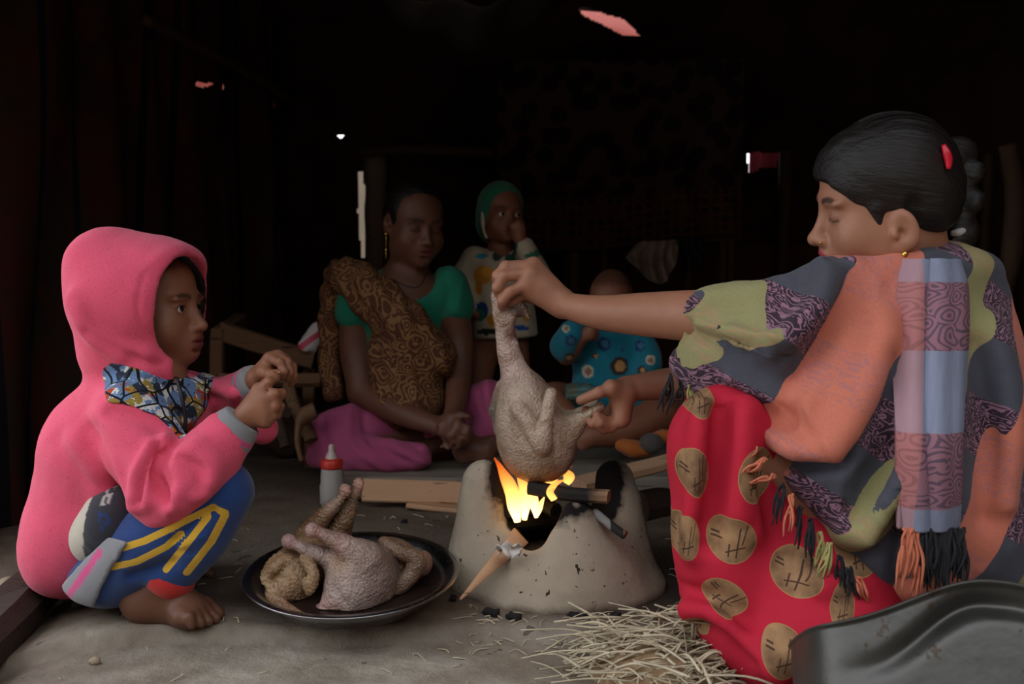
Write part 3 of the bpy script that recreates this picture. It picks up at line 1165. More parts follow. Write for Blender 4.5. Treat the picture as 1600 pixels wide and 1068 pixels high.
# firewood heap and cot frame behind the crouching child
cot = thing('cot_frame', 'rough brown wooden cot frame standing behind the crouching child', 'cot', (-.62, 2.75, 0))
V, F = board_vf(P(345, 515, 2.80), P(492, 562, 2.80), .045, .05, seed=21, wob=.005); raw('side_rail', V, F, M_brownwood, cot, smooth=False)
V, F = board_vf(P(340, 512, 2.79), np.r_[P(334, 590, 2.79)[:2], 0], .034, .034, up=(1, 0, 0), seed=22, wob=.004); raw('leg', V, F, M_brownwood, cot, smooth=False)
V, F = board_vf(P(484, 565, 2.83), np.r_[P(484, 640, 2.83)[:2], 0], .034, .034, up=(1, 0, 0), seed=23, wob=.004); raw('leg', V, F, M_brownwood, cot, smooth=False)
V, F = board_vf(P(345, 522, 2.80), P(375, 500, 3.2), .04, .04, seed=24, wob=.005); raw('end_rail', V, F, M_brownwood, cot, smooth=False)
for i, (a, b, w_, lab) in enumerate([
        (P(340, 590, 2.62), P(500, 592, 2.70), .045, 'brown split log lying under the cot rail'),
        (P(345, 625, 2.45), P(452, 645, 2.52), .05, 'brown split log resting low in the heap behind the child'),
        (P(452, 600, 2.60), P(484, 690, 2.52), .035, 'short brown stick leaning against the pink sari'),
        (P(430, 630, 2.5), P(446, 700, 2.44), .03, 'bark strip standing next to the short leaning stick'),
        (P(395, 640, 2.62), P(445, 652, 2.66), .05, 'round dark log end under the cot')]):
    plank('firewood_log', a, b, w_, w_ * .8, M_brownwood if i % 2 == 0 else M_bark, lab, 'firewood', seed=30 + i, bev=.012, wob=.010)
# curled bark beside the pink sari
cb = spline(np.array([P(492, 640, 2.5), P(470, 655, 2.48), P(465, 690, 2.46), P(472, 722, 2.44)]), 16)
V, F = tube_vf(cb, [.022] * 8 + [.02] * 8, 10, 24, squash=((1, .2, .3), .35))
tag(raw('bark_curl', V, F, M_brownwood), 'curled strip of bark standing at the edge of the pink sari', 'bark')
# sacking bundle behind the heap
vv = Vol([-.85, 2.75, -.02], [-.45, 3.15, .35], .012)
vv.add(ell([-.68, 2.97, .10], [.075, .07, .10])).add(ell([-.62, 2.97, .06], [.05, .06, .06]), .03)
V, F = vv.mesh(2); V = V + normals(V, F) * (.012 * noise(V, 16, 3, 2))[:, None]
tag(raw('sack_bundle', V, F, simple('brown_sacking', srgb(70, 52, 40), .95, .3, 20)), 'dark brown sacking bundle under the cot', 'bundle')
# crumpled white bag with a red stripe
t = NT('striped_plastic_bag'); v = t.coord(); s_ = t.sep(v)
w = t.math('ABSOLUTE', t.math('ADD', t.math('SUBTRACT', t.math('MULTIPLY', s_[0], .75), s_[2]), float(P(492, 527, 2.8)[2] - .75 * P(492, 527, 2.8)[0])))
M_bag = t.done(t.mix(t.math('LESS_THAN', w, .010), srgb(214, 206, 204), srgb(200, 60, 84)), .5)
vv = Vol(P(465, 560, 2.8) - [.05, .1, .05], P(515, 500, 2.8) + [.06, .1, .05], .006)
vv.add(ell(P(492, 527, 2.8), [.035, .035, .045], rot(0, 0, 30))).add(ell(P(480, 543, 2.78), [.025, .03, .02]), .02)
V, F = vv.mesh(1); V = V + normals(V, F) * (.012 * noise(V, 30, 3, 2))[:, None]
tag(raw('plastic_bag', V, F, M_bag), 'crumpled white plastic bag with a red stripe at the edge of the sari', 'bag')

# ================================================================== clay stove
SC = np.array([P(862, 900, 1.79)[0], 1.79, 0.0])
vv = Vol(SC + [-.27, -.27, -.03], SC + [.27, .27, .30], .005)
# body: broad skirt, a low drum, then three standing lobes
vv.add(ell(SC + [.012, -.015, .0], [.195, .17, .06]), .03)
vv.add(cone(SC + [.012, -.005, 0], .165, .140, -.02, .105, .03), .05)
vv.add(cap([P(745, 880, 1.74)[0], 1.75, .05], P(757, 752, 1.765), .054, .040), .035)
vv.add(cap(P(760, 830, 1.80), P(768, 750, 1.815), .046, .034), .03)
vv.add(cap(P(880, 900, 1.70), P(884, 816, 1.705), .085, .046), .04)
vv.add(cap(P(925, 900, 1.71), P(905, 835, 1.715), .070, .044), .04)
vv.add(cap([P(962, 860, 1.84)[0], 1.84, .05], P(960, 748, 1.87), .054, .037), .035)
vv.add(cap(P(972, 870, 1.79), P(968, 790, 1.83), .048, .038), .03)
# fire chamber, feed mouth and the gaps between the lobes
vv.sub(cap(SC + [.012, .02, .045], SC + [.012, .02, .40], .072, .100), .016)
vv.sub(cap(SC + [-.01, .0, .075], P(803, 826, 1.55), .034, .020), .016)
vv.sub(cap(SC + [.0, .0, .12], P(812, 790, 1.55), .040, .030), .016)
vv.sub(cap(SC + [.0, .0, .17], P(822, 735, 1.55), .050, .044), .016)
vv.sub(cap(SC + [.02, .0, .17], P(945, 742, 1.55), .030, .018), .014)
vv.sub(cap(SC + [.0, .0, .19], SC + [.0, .5, .19], .07, .07), .014)
V, F = vv.mesh(2)
N = normals(V, F)
V = V + N * (.0035 * noise(V, 11, 2, 2) + .0012 * noise(V, 45, 3, 2))[:, None]
rr = np.linalg.norm((V - SC - [.012, .012, 0])[:, :2], axis=1)
soot = sstep(.125, .088, rr + .012 * noise(V, 40, 8, 2)) * sstep(.02, .07, V[:, 2])
edge_l = np.exp(-(np.linalg.norm((V - P(782, 742, 1.73)) / [.026, .09, .065], axis=1)) ** 2)
edge_f = np.exp(-(np.linalg.norm((V - P(872, 790, 1.68)) / [.080, .07, .032], axis=1)) ** 2)
edge_r = np.exp(-(np.linalg.norm((V - P(945, 735, 1.83)) / [.042, .08, .060], axis=1)) ** 2)
soot = np.clip(soot + 1.1 * edge_f * sstep(-.2, .5, noise(V, 26, 4, 2) + .35) + 1.2 * edge_r + 1.1 * edge_l, 0, 1)
t = NT('stove_clay'); v = t.coord(); sm = t.attr('soot').outputs['Fac']
n = t.noise(v, 16, 5, .6); n2 = t.noise(v, 90, 4, .6)
c = t.mix(n, srgb(150, 135, 117), srgb(182, 168, 150))
c = t.mix(t.math('GREATER_THAN', t.noise(t.mapping(v, (1, 1, 1.6)), 34, 3, .7), .69), c, srgb(104, 84, 68))
c = t.mix(t.math('GREATER_THAN', t.noise(t.mapping(v, (1, 1, .7), loc=(3, 1, 2)), 70, 2, .6), .72), c, srgb(52, 44, 40))
sm2 = t.math('ADD', sm, t.math('MULTIPLY', t.math('SUBTRACT', n2, .5), .5))
c = t.mix(t.ramp(sm2, [(.25, (0, 0, 0)), (.7, (1, 1, 1))]), c, srgb(24, 21, 21))
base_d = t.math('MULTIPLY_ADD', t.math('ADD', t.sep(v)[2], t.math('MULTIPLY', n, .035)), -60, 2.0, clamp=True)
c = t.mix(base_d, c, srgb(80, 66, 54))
M_clay = t.done(c, .85, t.bump(t.math('ADD', n2, n), .35, .004), spec=.2)
stove = tag(raw('clay_stove', V, F, M_clay, soot=soot), 'hand moulded grey clay stove with three sooty lobes and a burning fire', 'stove')

# ---- fuel in the stove
M_char = simple('charred_wood', srgb(26, 22, 21), .9, .4, 60, .8, .004)
t = NT('half_charred_wood'); v = t.coord()
fx = t.math('MULTIPLY_ADD', t.math('ADD', t.sep(v)[0], t.math('MULTIPLY', t.noise(v, 40, 2), .03)), 30, -4.35, clamp=True)
M_half = t.done(t.mix(fx, srgb(26, 22, 21), t.mix(t.noise(t.mapping(v, (.1, 1, 1)), 90, 3), srgb(120, 88, 62), srgb(178, 140, 106))), .85, t.bump(t.noise(v, 80, 3), .6, .003))
plank('burning_stick', P(824, 762, 1.73), P(953, 773, 1.69), .03, .022, M_half, 'charred firewood stick lying across the stove top with a pale end', 'firewood', seed=41, bev=.006, wob=.006)
V, F = tube_vf([P(930, 800, 1.70), P(948, 815, 1.665), P(962, 826, 1.65), P(977, 836, 1.64)], [.0075, .0075, .0075, .0075], 10, 10)
t = NT('burnt_twig'); v = t.coord()
xx = t.sep(v)[0]
M_twig = t.done(t.mix(t.math('GREATER_THAN', xx, .186), t.mix(t.math('GREATER_THAN', xx, .166), srgb(120, 116, 112), srgb(24, 22, 22)), srgb(128, 88, 58)), .85)
tag(raw('burnt_twig', V, F, M_twig), 'short burnt twig poking out between front and right stove lobes', 'firewood')
V, F = board_vf(P(812, 838, 1.70), P(720, 936, 1.585), .036, .008, up=(.35, -.8, .5), taper=.12, seed=61, wob=.003, bev=.002)
tag(raw('firewood_wedge', V, F, M_fresh), 'thin pale firewood wedge fed into the mouth of the stove', 'firewood')
for i, (a, b) in enumerate([(P(795, 800, 1.74), P(850, 790, 1.80)), (P(800, 815, 1.76), P(870, 812, 1.84)), (P(812, 780, 1.83), P(870, 800, 1.75))]):
    plank('ember_log', a, b, .028, .022, M_char, ['charred log glowing in the stove mouth', 'charred log at the bottom of the fire', 'charred log crossing behind the flames'][i], 'firewood', seed=50 + i, bev=.007, wob=.006)
# burnt paper flake at the mouth
V, F = sheet_vf(lambda u, v: P(795, 858, 1.625) + np.stack([(u - .5) * .040 + .006 * np.sin(v * 9), .010 * np.sin(u * 7 + v * 5), (v - .5) * .024 + .008 * np.sin(u * 8)], 1), 12, 8, .0015,
                keep=lambda c: np.linalg.norm((c - P(795, 858, 1.625)) / [.02, 9, .013], axis=1) + .3 * noise(c, 160, 2) < 1)
tag(raw('ash_flake', V, F, simple('white_ash', srgb(220, 214, 208), .9, .1, 40)), 'white ash flake stuck to the firewood wedge', 'ash')

# ---- flames
def flame_mat(name, zlo, zhi, power):
    t = NT(name); v = t.coord()
    z = t.math('DIVIDE', t.math('SUBTRACT', t.sep(v)[2], zlo), zhi - zlo, clamp=True)
    c = t.ramp(z, [(0, (1, .62, .22)), (.35, (1, .45, .10)), (.7, (1, .24, .035)), (1, (.9, .12, .012))])
    e = t.node('ShaderNodeEmission', Color=c, Strength=t.math('MULTIPLY_ADD', z, -power * .75, power)).outputs[0]
    tr = t.node('ShaderNodeBsdfTransparent').outputs[0]
    lw = t.node('ShaderNodeLayerWeight', Blend=.5).outputs['Facing']
    f = t.math('MULTIPLY', t.math('SUBTRACT', 1, lw), t.math('MULTIPLY_ADD', z, -.55, 1.0), clamp=True)
    t.t.links.new(t.node('ShaderNodeMixShader', _0=f, _1=tr, _2=e).outputs[0], t.out.inputs[0])
    return t.m


M_flame = flame_mat('flame', P(0, 800, 1.74)[2], P(0, 715, 1.74)[2], 4.5)
FL = [([(808, 815), (802, 780), (790, 746), (772, 714)], [.006, .013, .010, .0015], 1.72, 'tall flame leaning left over the stove mouth'),
      ([(818, 812), (822, 778), (813, 750), (806, 724)], [.005, .011, .008, .0015], 1.74, 'broad middle flame under the held bird'),
      ([(838, 808), (834, 780), (830, 752), (838, 732)], [.004, .009, .007, .0015], 1.75, 'flame behind the charred stick'),
      ([(858, 765), (862, 748), (868, 735), (873, 722)], [.008, .010, .007, .0015], 1.76, 'pointed flame above the right end of the stick'),
      ([(884, 755), (890, 745), (884, 735), (893, 727)], [.007, .010, .006, .0015], 1.78, 'small flame at the back right'),
      ([(864, 780), (858, 768), (866, 756), (880, 750)], [.006, .006, .005, .001], 1.70, 'little flame licking the front of the stick'),
      ([(838, 804), (842, 794), (846, 784), (850, 776)], [.005, .006, .004, .001], 1.71, 'little flame rising at the front lobe')]
for pts, r, y, lab in FL:
    V, F = tube_vf([P(u, v, y) for u, v in pts], r, 12, 24, squash=((0, 1, 0), .7))
    V = V + .003 * np.stack([noise(V, 40, 1), noise(V, 40, 2), 0 * V[:, 0]], 1)
    tag(raw('flame', V, F, M_flame), lab, 'flame', 'flames of the cooking fire')

# ================================================================== steel plate
PC = (P(551, 985, 1.45) + P(551, 838, 1.80)) / 2
PC[0] = P(551, 915, 1.62)[0]; PC[1] = 1.625
tilt = rot(0, 6.0, 0)
prof = [(.0, .006), (.10, .006), (.128, .008), (.150, .028), (.160, .040), (.176, .042), (.177, .040), (.163, .036), (.153, .025), (.131, .0015), (.10, 0), (0, 0)]
pz = .033
PB = np.array([PC[0], PC[1], pz - .004])
V, F = lathe_vf(prof, 96, PB, tilt)
t = NT('used_steel'); v = t.coord()
n = t.noise(v, 12, 5, .65); zz = t.vmath('DISTANCE', v, tuple(PB))
wet = t.ramp(zz, [(.148, (1, 1, 1)), (.156, (0, 0, 0))])
c = t.mix(wet, srgb(150, 150, 152), t.mix(n, srgb(36, 28, 26), srgb(70, 52, 44)))
M_steel = t.done(c, t.math('MULTIPLY_ADD', n, .25, .16), t.bump(t.noise(v, 30, 3), .06, .003), t.math('SUBTRACT', 1, t.math('MULTIPLY', wet, .5)))
tag(raw('steel_plate', V, F, M_steel), 'shallow round steel plate holding the plucked birds', 'plate')

# ================================================================== feeding bottle
bt = np.array([P(519, 772, 2.37)[0], 2.37, ground_z(np.array([-.43]), np.array([2.37]))[0]])
fb = thing('feeding_bottle', 'plastic feeding bottle with red collar and a little milk left', 'bottle', bt)
k = 1.0
t = NT('cloudy_plastic'); M_bottle = t.done(srgb(214, 208, 202), .3, spec=.5, Transmission_Weight=.45, IOR=1.15)
V, F = lathe_vf([(0, .001), (.026, .001), (.0295, .006), (.0295, .048), (.027, .056), (.027, .070), (.0255, .086), (.023, .094), (.0215, .094), (.0235, .084), (.0255, .068), (.028, .047), (.028, .006), (0, .004)], 32, bt); raw('body', V, F, M_bottle, fb)
V, F = lathe_vf([(0, .005), (.0272, .006), (.0274, .036), (0, .0362)], 32, bt); raw('milk', V, F, simple('milk', srgb(226, 214, 190), .4, .03), fb)
V, F = lathe_vf([(.0, .090), (.026, .090), (.0265, .094), (.0265, .108), (.022, .113), (.016, .114), (0, .114)], 32, bt); raw('collar', V, F, simple('red_plastic', srgb(206, 58, 48), .35, .05), fb)
V, F = lathe_vf([(.0155, .113), (.014, .120), (.010, .126), (.0075, .133), (.0078, .140), (.0055, .147), (0, .149)], 24, bt); raw('teat', V, F, simple('silicone', srgb(200, 180, 172), .35, .05), fb)
# ================================================================== plucked birds
def bird_mat(name):
    t = NT(name); v = t.coord(); c = t.attr('col').outputs['Color']
    n = t.noise(v, 28, 4, .65)
    big = t.ramp(t.noise(v, 17, 3, .6, .6), [(.42, (0, 0, 0)), (.62, (1, 1, 1))])
    c = t.mix(t.math('MULTIPLY', big, .75), c, t.mix(1.0, c, (.52, .42, .34), 'MULTIPLY'))
    c = t.mix(t.math('MULTIPLY', n, .5), c, t.mix(1.0, c, (.55, .44, .36), 'MULTIPLY'))
    pits = t.voro(v, 210)
    c = t.mix(t.math('MULTIPLY', t.math('LESS_THAN', pits, .17), .45), c, (.05, .035, .03))
    b = t.bump(t.math('SUBTRACT', 1, pits), .6, .003, t.bump(t.noise(v, 34, 3, .55, .5), .5, .006))
    return t.done(c, t.math('MULTIPLY_ADD', n, .3, .25), b, spec=.5)


M_bird = bird_mat('plucked_skin')


def blend(V, spec, base):
    """colour by soft blobs: spec = list of (centre, radius, colour)"""
    col = np.tile(np.asarray(base, float), (len(V), 1))
    for c, r, q in spec:
        m = np.exp(-(np.linalg.norm(V - c, axis=1) / r) ** 2)[:, None]
        col = col * (1 - m) + np.asarray(q) * m
    return col * (1 + .12 * noise(V, 30, 4, 2))[:, None]


# ---- the bird held over the fire
y = 1.755
B = lambda u, v, d=0: P(u, v, y + d)
vv = Vol(B(755, 770) - [.03, .12, .02], B(960, 430) + [.03, .12, .03], .0032)
vv.add(ell(B(832, 682), [.064, .066, .074]), .01)
vv.add(ell(B(822, 640, .0), [.050, .055, .060]), .03)
vv.add(ell(B(848, 705, 0), [.058, .060, .050]), .03)
vv.add(chain([B(818, 620), B(806, 585), B(795, 550), B(788, 510)], [.044, .028, .021, .017]), .02)
vv.add(cap(B(784, 490, -.005), B(779, 462, -.005), .017, .014), .012)          # head
vv.add(ell(B(795, 497, -.012), [.013, .012, .015]), .008)
vv.add(ell(B(812, 483, -.01), [.016, .010, .014]), .005)
for q in range(4):
    vv.add(cap(B(806 + q * 5, 478 + q * 4, -.014), B(814 + q * 4, 470 + q * 9, -.016), .0045, .003), .003)
vv.sub(ell(B(797, 497, -.026), [.004, .004, .004]), .002)
vv.add(cap(B(797, 515, -.012), B(804, 536, -.012), .0075, .005), .006)         # beak and wattle
vv.add(cap(B(801, 537, -.012), B(808, 538, -.012), .0045, .003), .004)
# near wing, folded in a V
vv.sub(cap(B(834, 660, -.078), B(842, 625, -.066), .012, .012), .012)
vv.add(cap(B(812, 640, -.056), B(846, 694, -.074), .015, .0155), .008)
vv.add(cap(B(848, 696, -.074), B(857, 634, -.068), .0165, .0105), .003)
vv.add(cap(B(857, 634, -.068), B(861, 614, -.054), .0100, .011), .004)
# far wing
vv.add(cap(B(786, 605, .02), B(777, 640, .03), .014, .016), .010)
vv.add(cap(B(777, 640, .03), B(779, 672, .02), .014, .010), .008)
# legs
vv.add(cap(B(852, 690, -.02), B(893, 668, -.03), .038, .020), .025)
vv.add(cap(B(893, 668, -.03), B(906, 655, -.035), .018, .012), .012)
vv.add(cap(B(905, 658, -.035), B(938, 634, -.03), .0085, .0080), .004)
for q in range(5):
    vv.add(ell(B(912 + q * 6, 653 - q * 4.4, -.0385), [.004, .003, .0055], rot(0, 0, 40)), .002)
vv.add(ell(B(905, 657, -.037), [.013] * 3), .006)
vv.add(cap(B(865, 665, .02), B(890, 655, .0), .026, .014), .02)
vv.add(cap(B(888, 655, .0), B(930, 630, -.01), .0110, .0085), .006)
vv.add(ell(B(884, 657, 0), [.014, .013, .013]), .006)
V, F = vv.mesh(1)
V = V + normals(V, F) * (.0016 * noise(V, 55, 5, 2))[:, None]
pale, tan, brn, pink = srgb(186, 164, 146), srgb(158, 128, 92), srgb(118, 88, 58), srgb(206, 180, 170)
col = blend(V, [(B(835, 730), .055, tan), (B(855, 745), .035, brn), (B(800, 690), .030, tan), (B(795, 560), .05, pink), (B(775, 640, .03), .03, srgb(96, 86, 76)),
                (B(812, 484, -.015), .022, srgb(84, 60, 54)), (B(801, 524, -.015), .016, srgb(110, 66, 58)), (B(796, 497, -.022), .009, srgb(214, 196, 186)), (B(920, 645, -.03), .03, srgb(212, 196, 170)), (B(806, 538, -.012), .008, srgb(230, 222, 210))], pale)
tag(raw('plucked_chicken', V, F, M_bird, col=col), 'plucked pale chicken held by head and feet over the fire', 'chicken', 'plucked chickens')

# ---- birds on the plate
PZ = PB[2] + .012


def on_plate(V):
    V[:, 2] = np.maximum(V[:, 2], PB[2] + .0075 + math.tan(math.radians(6)) * (V[:, 1] - PB[1]))
    return V


def leg_(vv, pts, r, k=.012):
    vv.add(chain(pts, r, 9), k)


# tan bird at the left, long legs in the air
y = 1.67
B = lambda u, v, d=0: P(u, v, y + d)
vv = Vol(B(395, 985) - [.02, .20, .02], B(600, 740) + [.03, .12, .03], .0032)
vv.add(ell(B(460, 905, -.045), [.040, .050, .052], rot(0, 0, 14)), .01)
vv.add(ell(B(478, 872, -.015), [.042, .050, .044]), .02)
leg_(vv, [B(468, 880, -.01), B(482, 836, .0), B(505, 806, .005), B(528, 782, .005), B(538, 769, .005)], [.026, .022, .0145, .0085, .0070], .008)
vv.add(ell(B(539, 765, .005), [.011, .010, .011]), .003)
leg_(vv, [B(512, 880, .03), B(528, 832, .03), B(543, 802, .03), B(554, 776, .03), B(560, 762, .03)], [.027, .023, .0155, .0085, .0070], .008)
vv.add(ell(B(560, 756, .03), [.010, .010, .012]), .003)
vv.add(chain([B(450, 872, -.07), B(428, 886, -.085), B(415, 902, -.095), B(424, 915, -.10)], [.011, .010, .0085, .006]), .005)   # left wing
vv.add(chain([B(446, 862, -.06), B(424, 876, -.075), B(412, 896, -.085)], [.007, .0065, .005]), .003)
vv.add(chain([B(478, 872, -.085), B(490, 898, -.098), B(484, 922, -.10), B(476, 905, -.105)], [.011, .010, .008, .005]), .005)   # right wing
vv.add(chain([B(436, 922, -.085), B(430, 938, -.105), B(446, 953, -.125), B(474, 965, -.14)], [.021, .0165, .0125, .008]), .010)   # neck
V, F = vv.mesh(1)
V = V + normals(V, F) * (.0016 * noise(V, 60, 9, 2) + .0010 * np.sin(V[:, 2] * 900 + V[:, 0] * 300))[:, None]
V = on_plate(V)
col = blend(V, [(B(539, 765, .005), .013, srgb(220, 168, 166)), (B(560, 757, .03), .013, srgb(226, 172, 168)), (B(555, 780, .03), .011, srgb(40, 30, 28)), (B(540, 815, .03), .035, srgb(104, 74, 48)),
                (B(492, 818, .0), .035, srgb(112, 80, 54)), (B(522, 786, .005), .018, srgb(176, 150, 138)), (B(450, 952, -.12), .03, srgb(176, 138, 116))], srgb(172, 142, 108))
tag(raw('plucked_chicken', V, F, M_bird, col=col), 'tan plucked chicken at left of the plate, legs sticking up', 'chicken', 'plucked chickens')

# pale mauve bird in front
y = 1.60
B = lambda u, v, d=0: P(u, v, y + d)
vv = Vol(B(435, 985) - [.02, .10, .02], B(640, 805) + [.02, .12, .02], .0032)
vv.add(ell(B(562, 898), [.050, .055, .062], rot(0, 0, -20)), .01)
vv.add(ell(B(548, 925, -.01), [.044, .048, .036]), .025)
vv.add(ell(B(590, 900, .02), [.036, .05, .05]), .02)
leg_(vv, [B(568, 872, -.02), B(545, 856, -.03), B(520, 842, -.03), B(497, 830, -.03)], [.030, .020, .0135, .009])
vv.add(ell(B(489, 828, -.03), [.0125, .011, .0135]), .003)
leg_(vv, [B(540, 890, .01), B(518, 874, .0), B(485, 860, -.01), B(458, 848, -.01)], [.026, .018, .012, .008])
vv.add(ell(B(451, 845, -.01), [.0125, .011, .0125]), .003)
vv.add(cap(B(528, 935, -.03), B(506, 955, -.035), .020, .013), .012)
vv.sub(cap(B(540, 945, -.06), B(522, 918, -.055), .004, .004), .008)
V, F = vv.mesh(1)
V = V + normals(V, F) * (.0016 * noise(V, 55, 15, 2))[:, None]
V = on_plate(V)
col = blend(V, [(B(489, 828, -.03), .014, srgb(226, 176, 176)), (B(451, 845, -.01), .014, srgb(220, 172, 172)), (B(530, 850, -.03), .025, srgb(178, 140, 132)), (B(540, 880, -.03), .02, srgb(176, 146, 110)),
                (B(515, 945, -.035), .02, srgb(196, 150, 142)), (B(605, 880, .0), .03, srgb(112, 92, 84))], srgb(170, 150, 142))
tag(raw('plucked_chicken', V, F, M_bird, col=col), 'mauve plucked chicken lying in front on the plate, leg stumps to the left', 'chicken', 'plucked chickens')

# brown bird at the right with folded wing
y = 1.68
B = lambda u, v, d=0: P(u, v, y + d)
vv = Vol(B(560, 955) - [.02, .10, .02], B(690, 820) + [.02, .10, .02], .0032)
vv.add(ell(B(612, 885), [.050, .050, .050]), .01)
vv.add(ell(B(640, 900, .02), [.030, .035, .030]), .02)
vv.add(chain([B(600, 848, -.03), B(625, 862, -.05), B(645, 868, -.055), B(652, 880, -.055), B(640, 900, -.06), B(622, 918, -.065), B(610, 930, -.065)], [.012, .012, .014, .016, .015, .014, .010], 20), .007)
vv.add(ell(B(660, 880, -.02), [.017, .018, .022]), .006)
V, F = vv.mesh(1)
V = V + normals(V, F) * (.002 * noise(V, 60, 25, 2))[:, None]
V = on_plate(V)
col = blend(V, [(B(660, 882, -.02), .02, srgb(150, 110, 96)), (B(635, 905, -.06), .03, srgb(136, 112, 94))], srgb(138, 112, 90))
tag(raw('plucked_chicken', V, F, M_bird, col=col), 'brown plucked chicken at right of the plate with a folded wing', 'chicken', 'plucked chickens')
# ================================================================== crouching child in the pink hoodie
kid = thing('person', 'child crouching in pink fleece hoodie and blue striped trousers, fingering a twig', 'person', (P(230, 985, 1.58)[0], 1.60, 0))
KB = srgb(146, 96, 72)
HF = Frame(P(232, 482, 1.715), (math.cos(math.radians(11)), -math.sin(math.radians(11)), .02), (0, 0, 1), .90)
vv = Vol([-.84, 1.47, -.03], [-.34, 1.90, .66], .006, [(2, .395, .63, .0022), (0, -.60, -.36, .0024), (1, 1.52, 1.70, .0024)])
head(vv, HF, 'open', .3, nose=.95, chub=1.12)
vv.add(cap(HF.p(0, .02, -.06), P(235, 610, 1.70), .034, .04), .02)
vv.add(chain([P(238, 620, 1.70), P(185, 720, 1.70), P(165, 850, 1.70)], [.07, .085, .08]), .03)
# arms
wn, wf = P(383, 650, 1.575), P(402, 594, 1.66)
vv.add(chain([P(215, 650, 1.60), P(262, 775, 1.56), wn], [.032, .026, .019]), .01)
vv.add(chain([P(275, 620, 1.77), P(345, 650, 1.80), wf], [.032, .026, .019]), .01)
y = 1.575
hand(vv, wn + [.012, 0, .008],
     [[P(405, 609, y - .004), P(420, 597, y - .010), P(430, 590, y + .004), P(435, 588, y + .014)],
      [P(413, 624, y - .010), P(430, 615, y - .014), P(440, 614, y - .002), P(442, 618, y + .012)],
      [P(417, 641, y - .010), P(431, 634, y - .013), P(438, 634, y - .001), P(438, 637, y + .012)],
      [P(415, 657, y - .006), P(427, 650, y - .010), P(434, 648, y + .0), P(434, 650, y + .012)]],
     [P(398, 622, y + .03), P(415, 600, y + .035), P(428, 586, y + .028)], .0086, 1.5)
y = 1.66
hand(vv, wf + [.002, 0, .004],
     [[P(421, 560, y - .014), P(437, 566, y - .026), P(444, 580, y - .030), P(442, 589, y - .026)],
      [P(434, 557, y - .004), P(449, 566, y - .014), P(453, 582, y - .018), P(449, 592, y - .014)],
      [P(443, 563, y + .008), P(457, 573, y + .0), P(459, 588, y - .004), P(454, 596, y)],
      [P(446, 572, y + .020), P(458, 583, y + .014), P(458, 595, y + .012), P(453, 600, y + .012)]],
     [P(411, 582, y - .022), P(422, 585, y - .034), P(433, 583, y - .038)], .0082, 1.4)
# legs and feet
for dy, yy in ((0, 1.575), (1, 1.80)):
    vv.add(chain([P(185, 885, yy + .02), P(345, 768, yy), P(262, 905, yy)], [.05, .038, .026]), .01)
foot(vv, np.r_[P(196, 955, 1.575)[:1], 1.600, .030], np.r_[P(336, 975, 1.56)[:1], 1.560, .012], P(248, 912, 1.59), (.12, -1, 0), 1.2)
foot(vv, np.r_[P(215, 945, 1.80)[:1], 1.80, .024], np.r_[P(330, 960, 1.80)[:1], 1.82, .012], P(252, 915, 1.80), (-.1, 1, 0), .98)
V, F = vv.mesh(1)
col = tone(V, KB, .12, 20, 3)
col = face_col(V, HF, col, KB, srgb(124, 66, 58), .75, .85, hairline=.070)
ft = (V[:, 2] < .10)
col[ft] *= .5
body = raw('body', V, F, M_skin, kid, col=col)
eyeballs(HF, kid, look=(-8, 6))

# ---- hoodie
KP = srgb(236, 92, 122)
vv = Vol([-.90, 1.44, -.02], [-.30, 1.96, .68], .0045)
vv.add(ell(P(143, 815, 1.71), [.105, .125, .122]), .02)
vv.add(ell(P(168, 705, 1.70), [.108, .128, .118]), .05)
vv.add(ell(P(225, 640, 1.70), [.088, .120, .085]), .05)
vv.add(ell(P(105, 860, 1.71), [.065, .10, .075]), .04)
vv.add(ell(P(285, 650, 1.70), [.045, .085, .07]), .03)
vv.add(chain([P(205, 655, 1.60), P(235, 720, 1.57), P(258, 768, 1.555)], [.062, .064, .058]), .02)
vv.add(chain([P(262, 770, 1.555), P(310, 735, 1.555), P(352, 684, 1.57)], [.050, .056, .043]), .012)
vv.add(chain([P(272, 622, 1.79), P(340, 630, 1.80), P(388, 606, 1.70)], [.055, .046, .034]), .02)
vv.add(chain([P(360, 640, 1.78), P(405, 668, 1.73)], [.036, .026]), .02)
vv.add(cap(P(398, 612, 1.69), P(414, 672, 1.72), .024, .024), .015)
vv.sub(cap(P(300, 560, 1.68), P(330, 640, 1.62), .035, .02), .02)
# hood
hd = lambda u, v, d=0: P(u, v, 1.69 + d)
vv.add(ell(hd(205, 468), [.098, .118, .114]), .02)
vv.add(ell(hd(158, 405), [.048, .080, .040]), .03)
vv.add(ell(hd(275, 412), [.045, .090, .036]), .03)
vv.add(ell(hd(170, 435, .0), [.060, .075, .075]), .04)
vv.add(ell(hd(245, 470, .0), [.070, .114, .102]), .03)
vv.add(ell(hd(200, 555, .0), [.075, .085, .050]), .04)
vv.add(cap(hd(262, 575, -.05), hd(225, 565, -.075), .022, .024), .03)
vv.add(ell(P(258, 472, 1.735), [.062, .062, .102]), .03)
g = np.array([math.cos(math.radians(38)), -math.sin(math.radians(38)), 0])
Rh = basis(g, (0, 0, 1))
vv.sub(joined([ell(P(266, 482, 1.69) + g * q, [.12, .098, .074], Rh) for q in (0, .10)]), .006)
vv.sub(ell(P(232, 478, 1.695), [.094, .108, .103]), .006)
vv.sub(cap(P(290, 575, 1.66), P(330, 585, 1.60), .026, .03), .01)
V0, _ = vv.mesh(1)
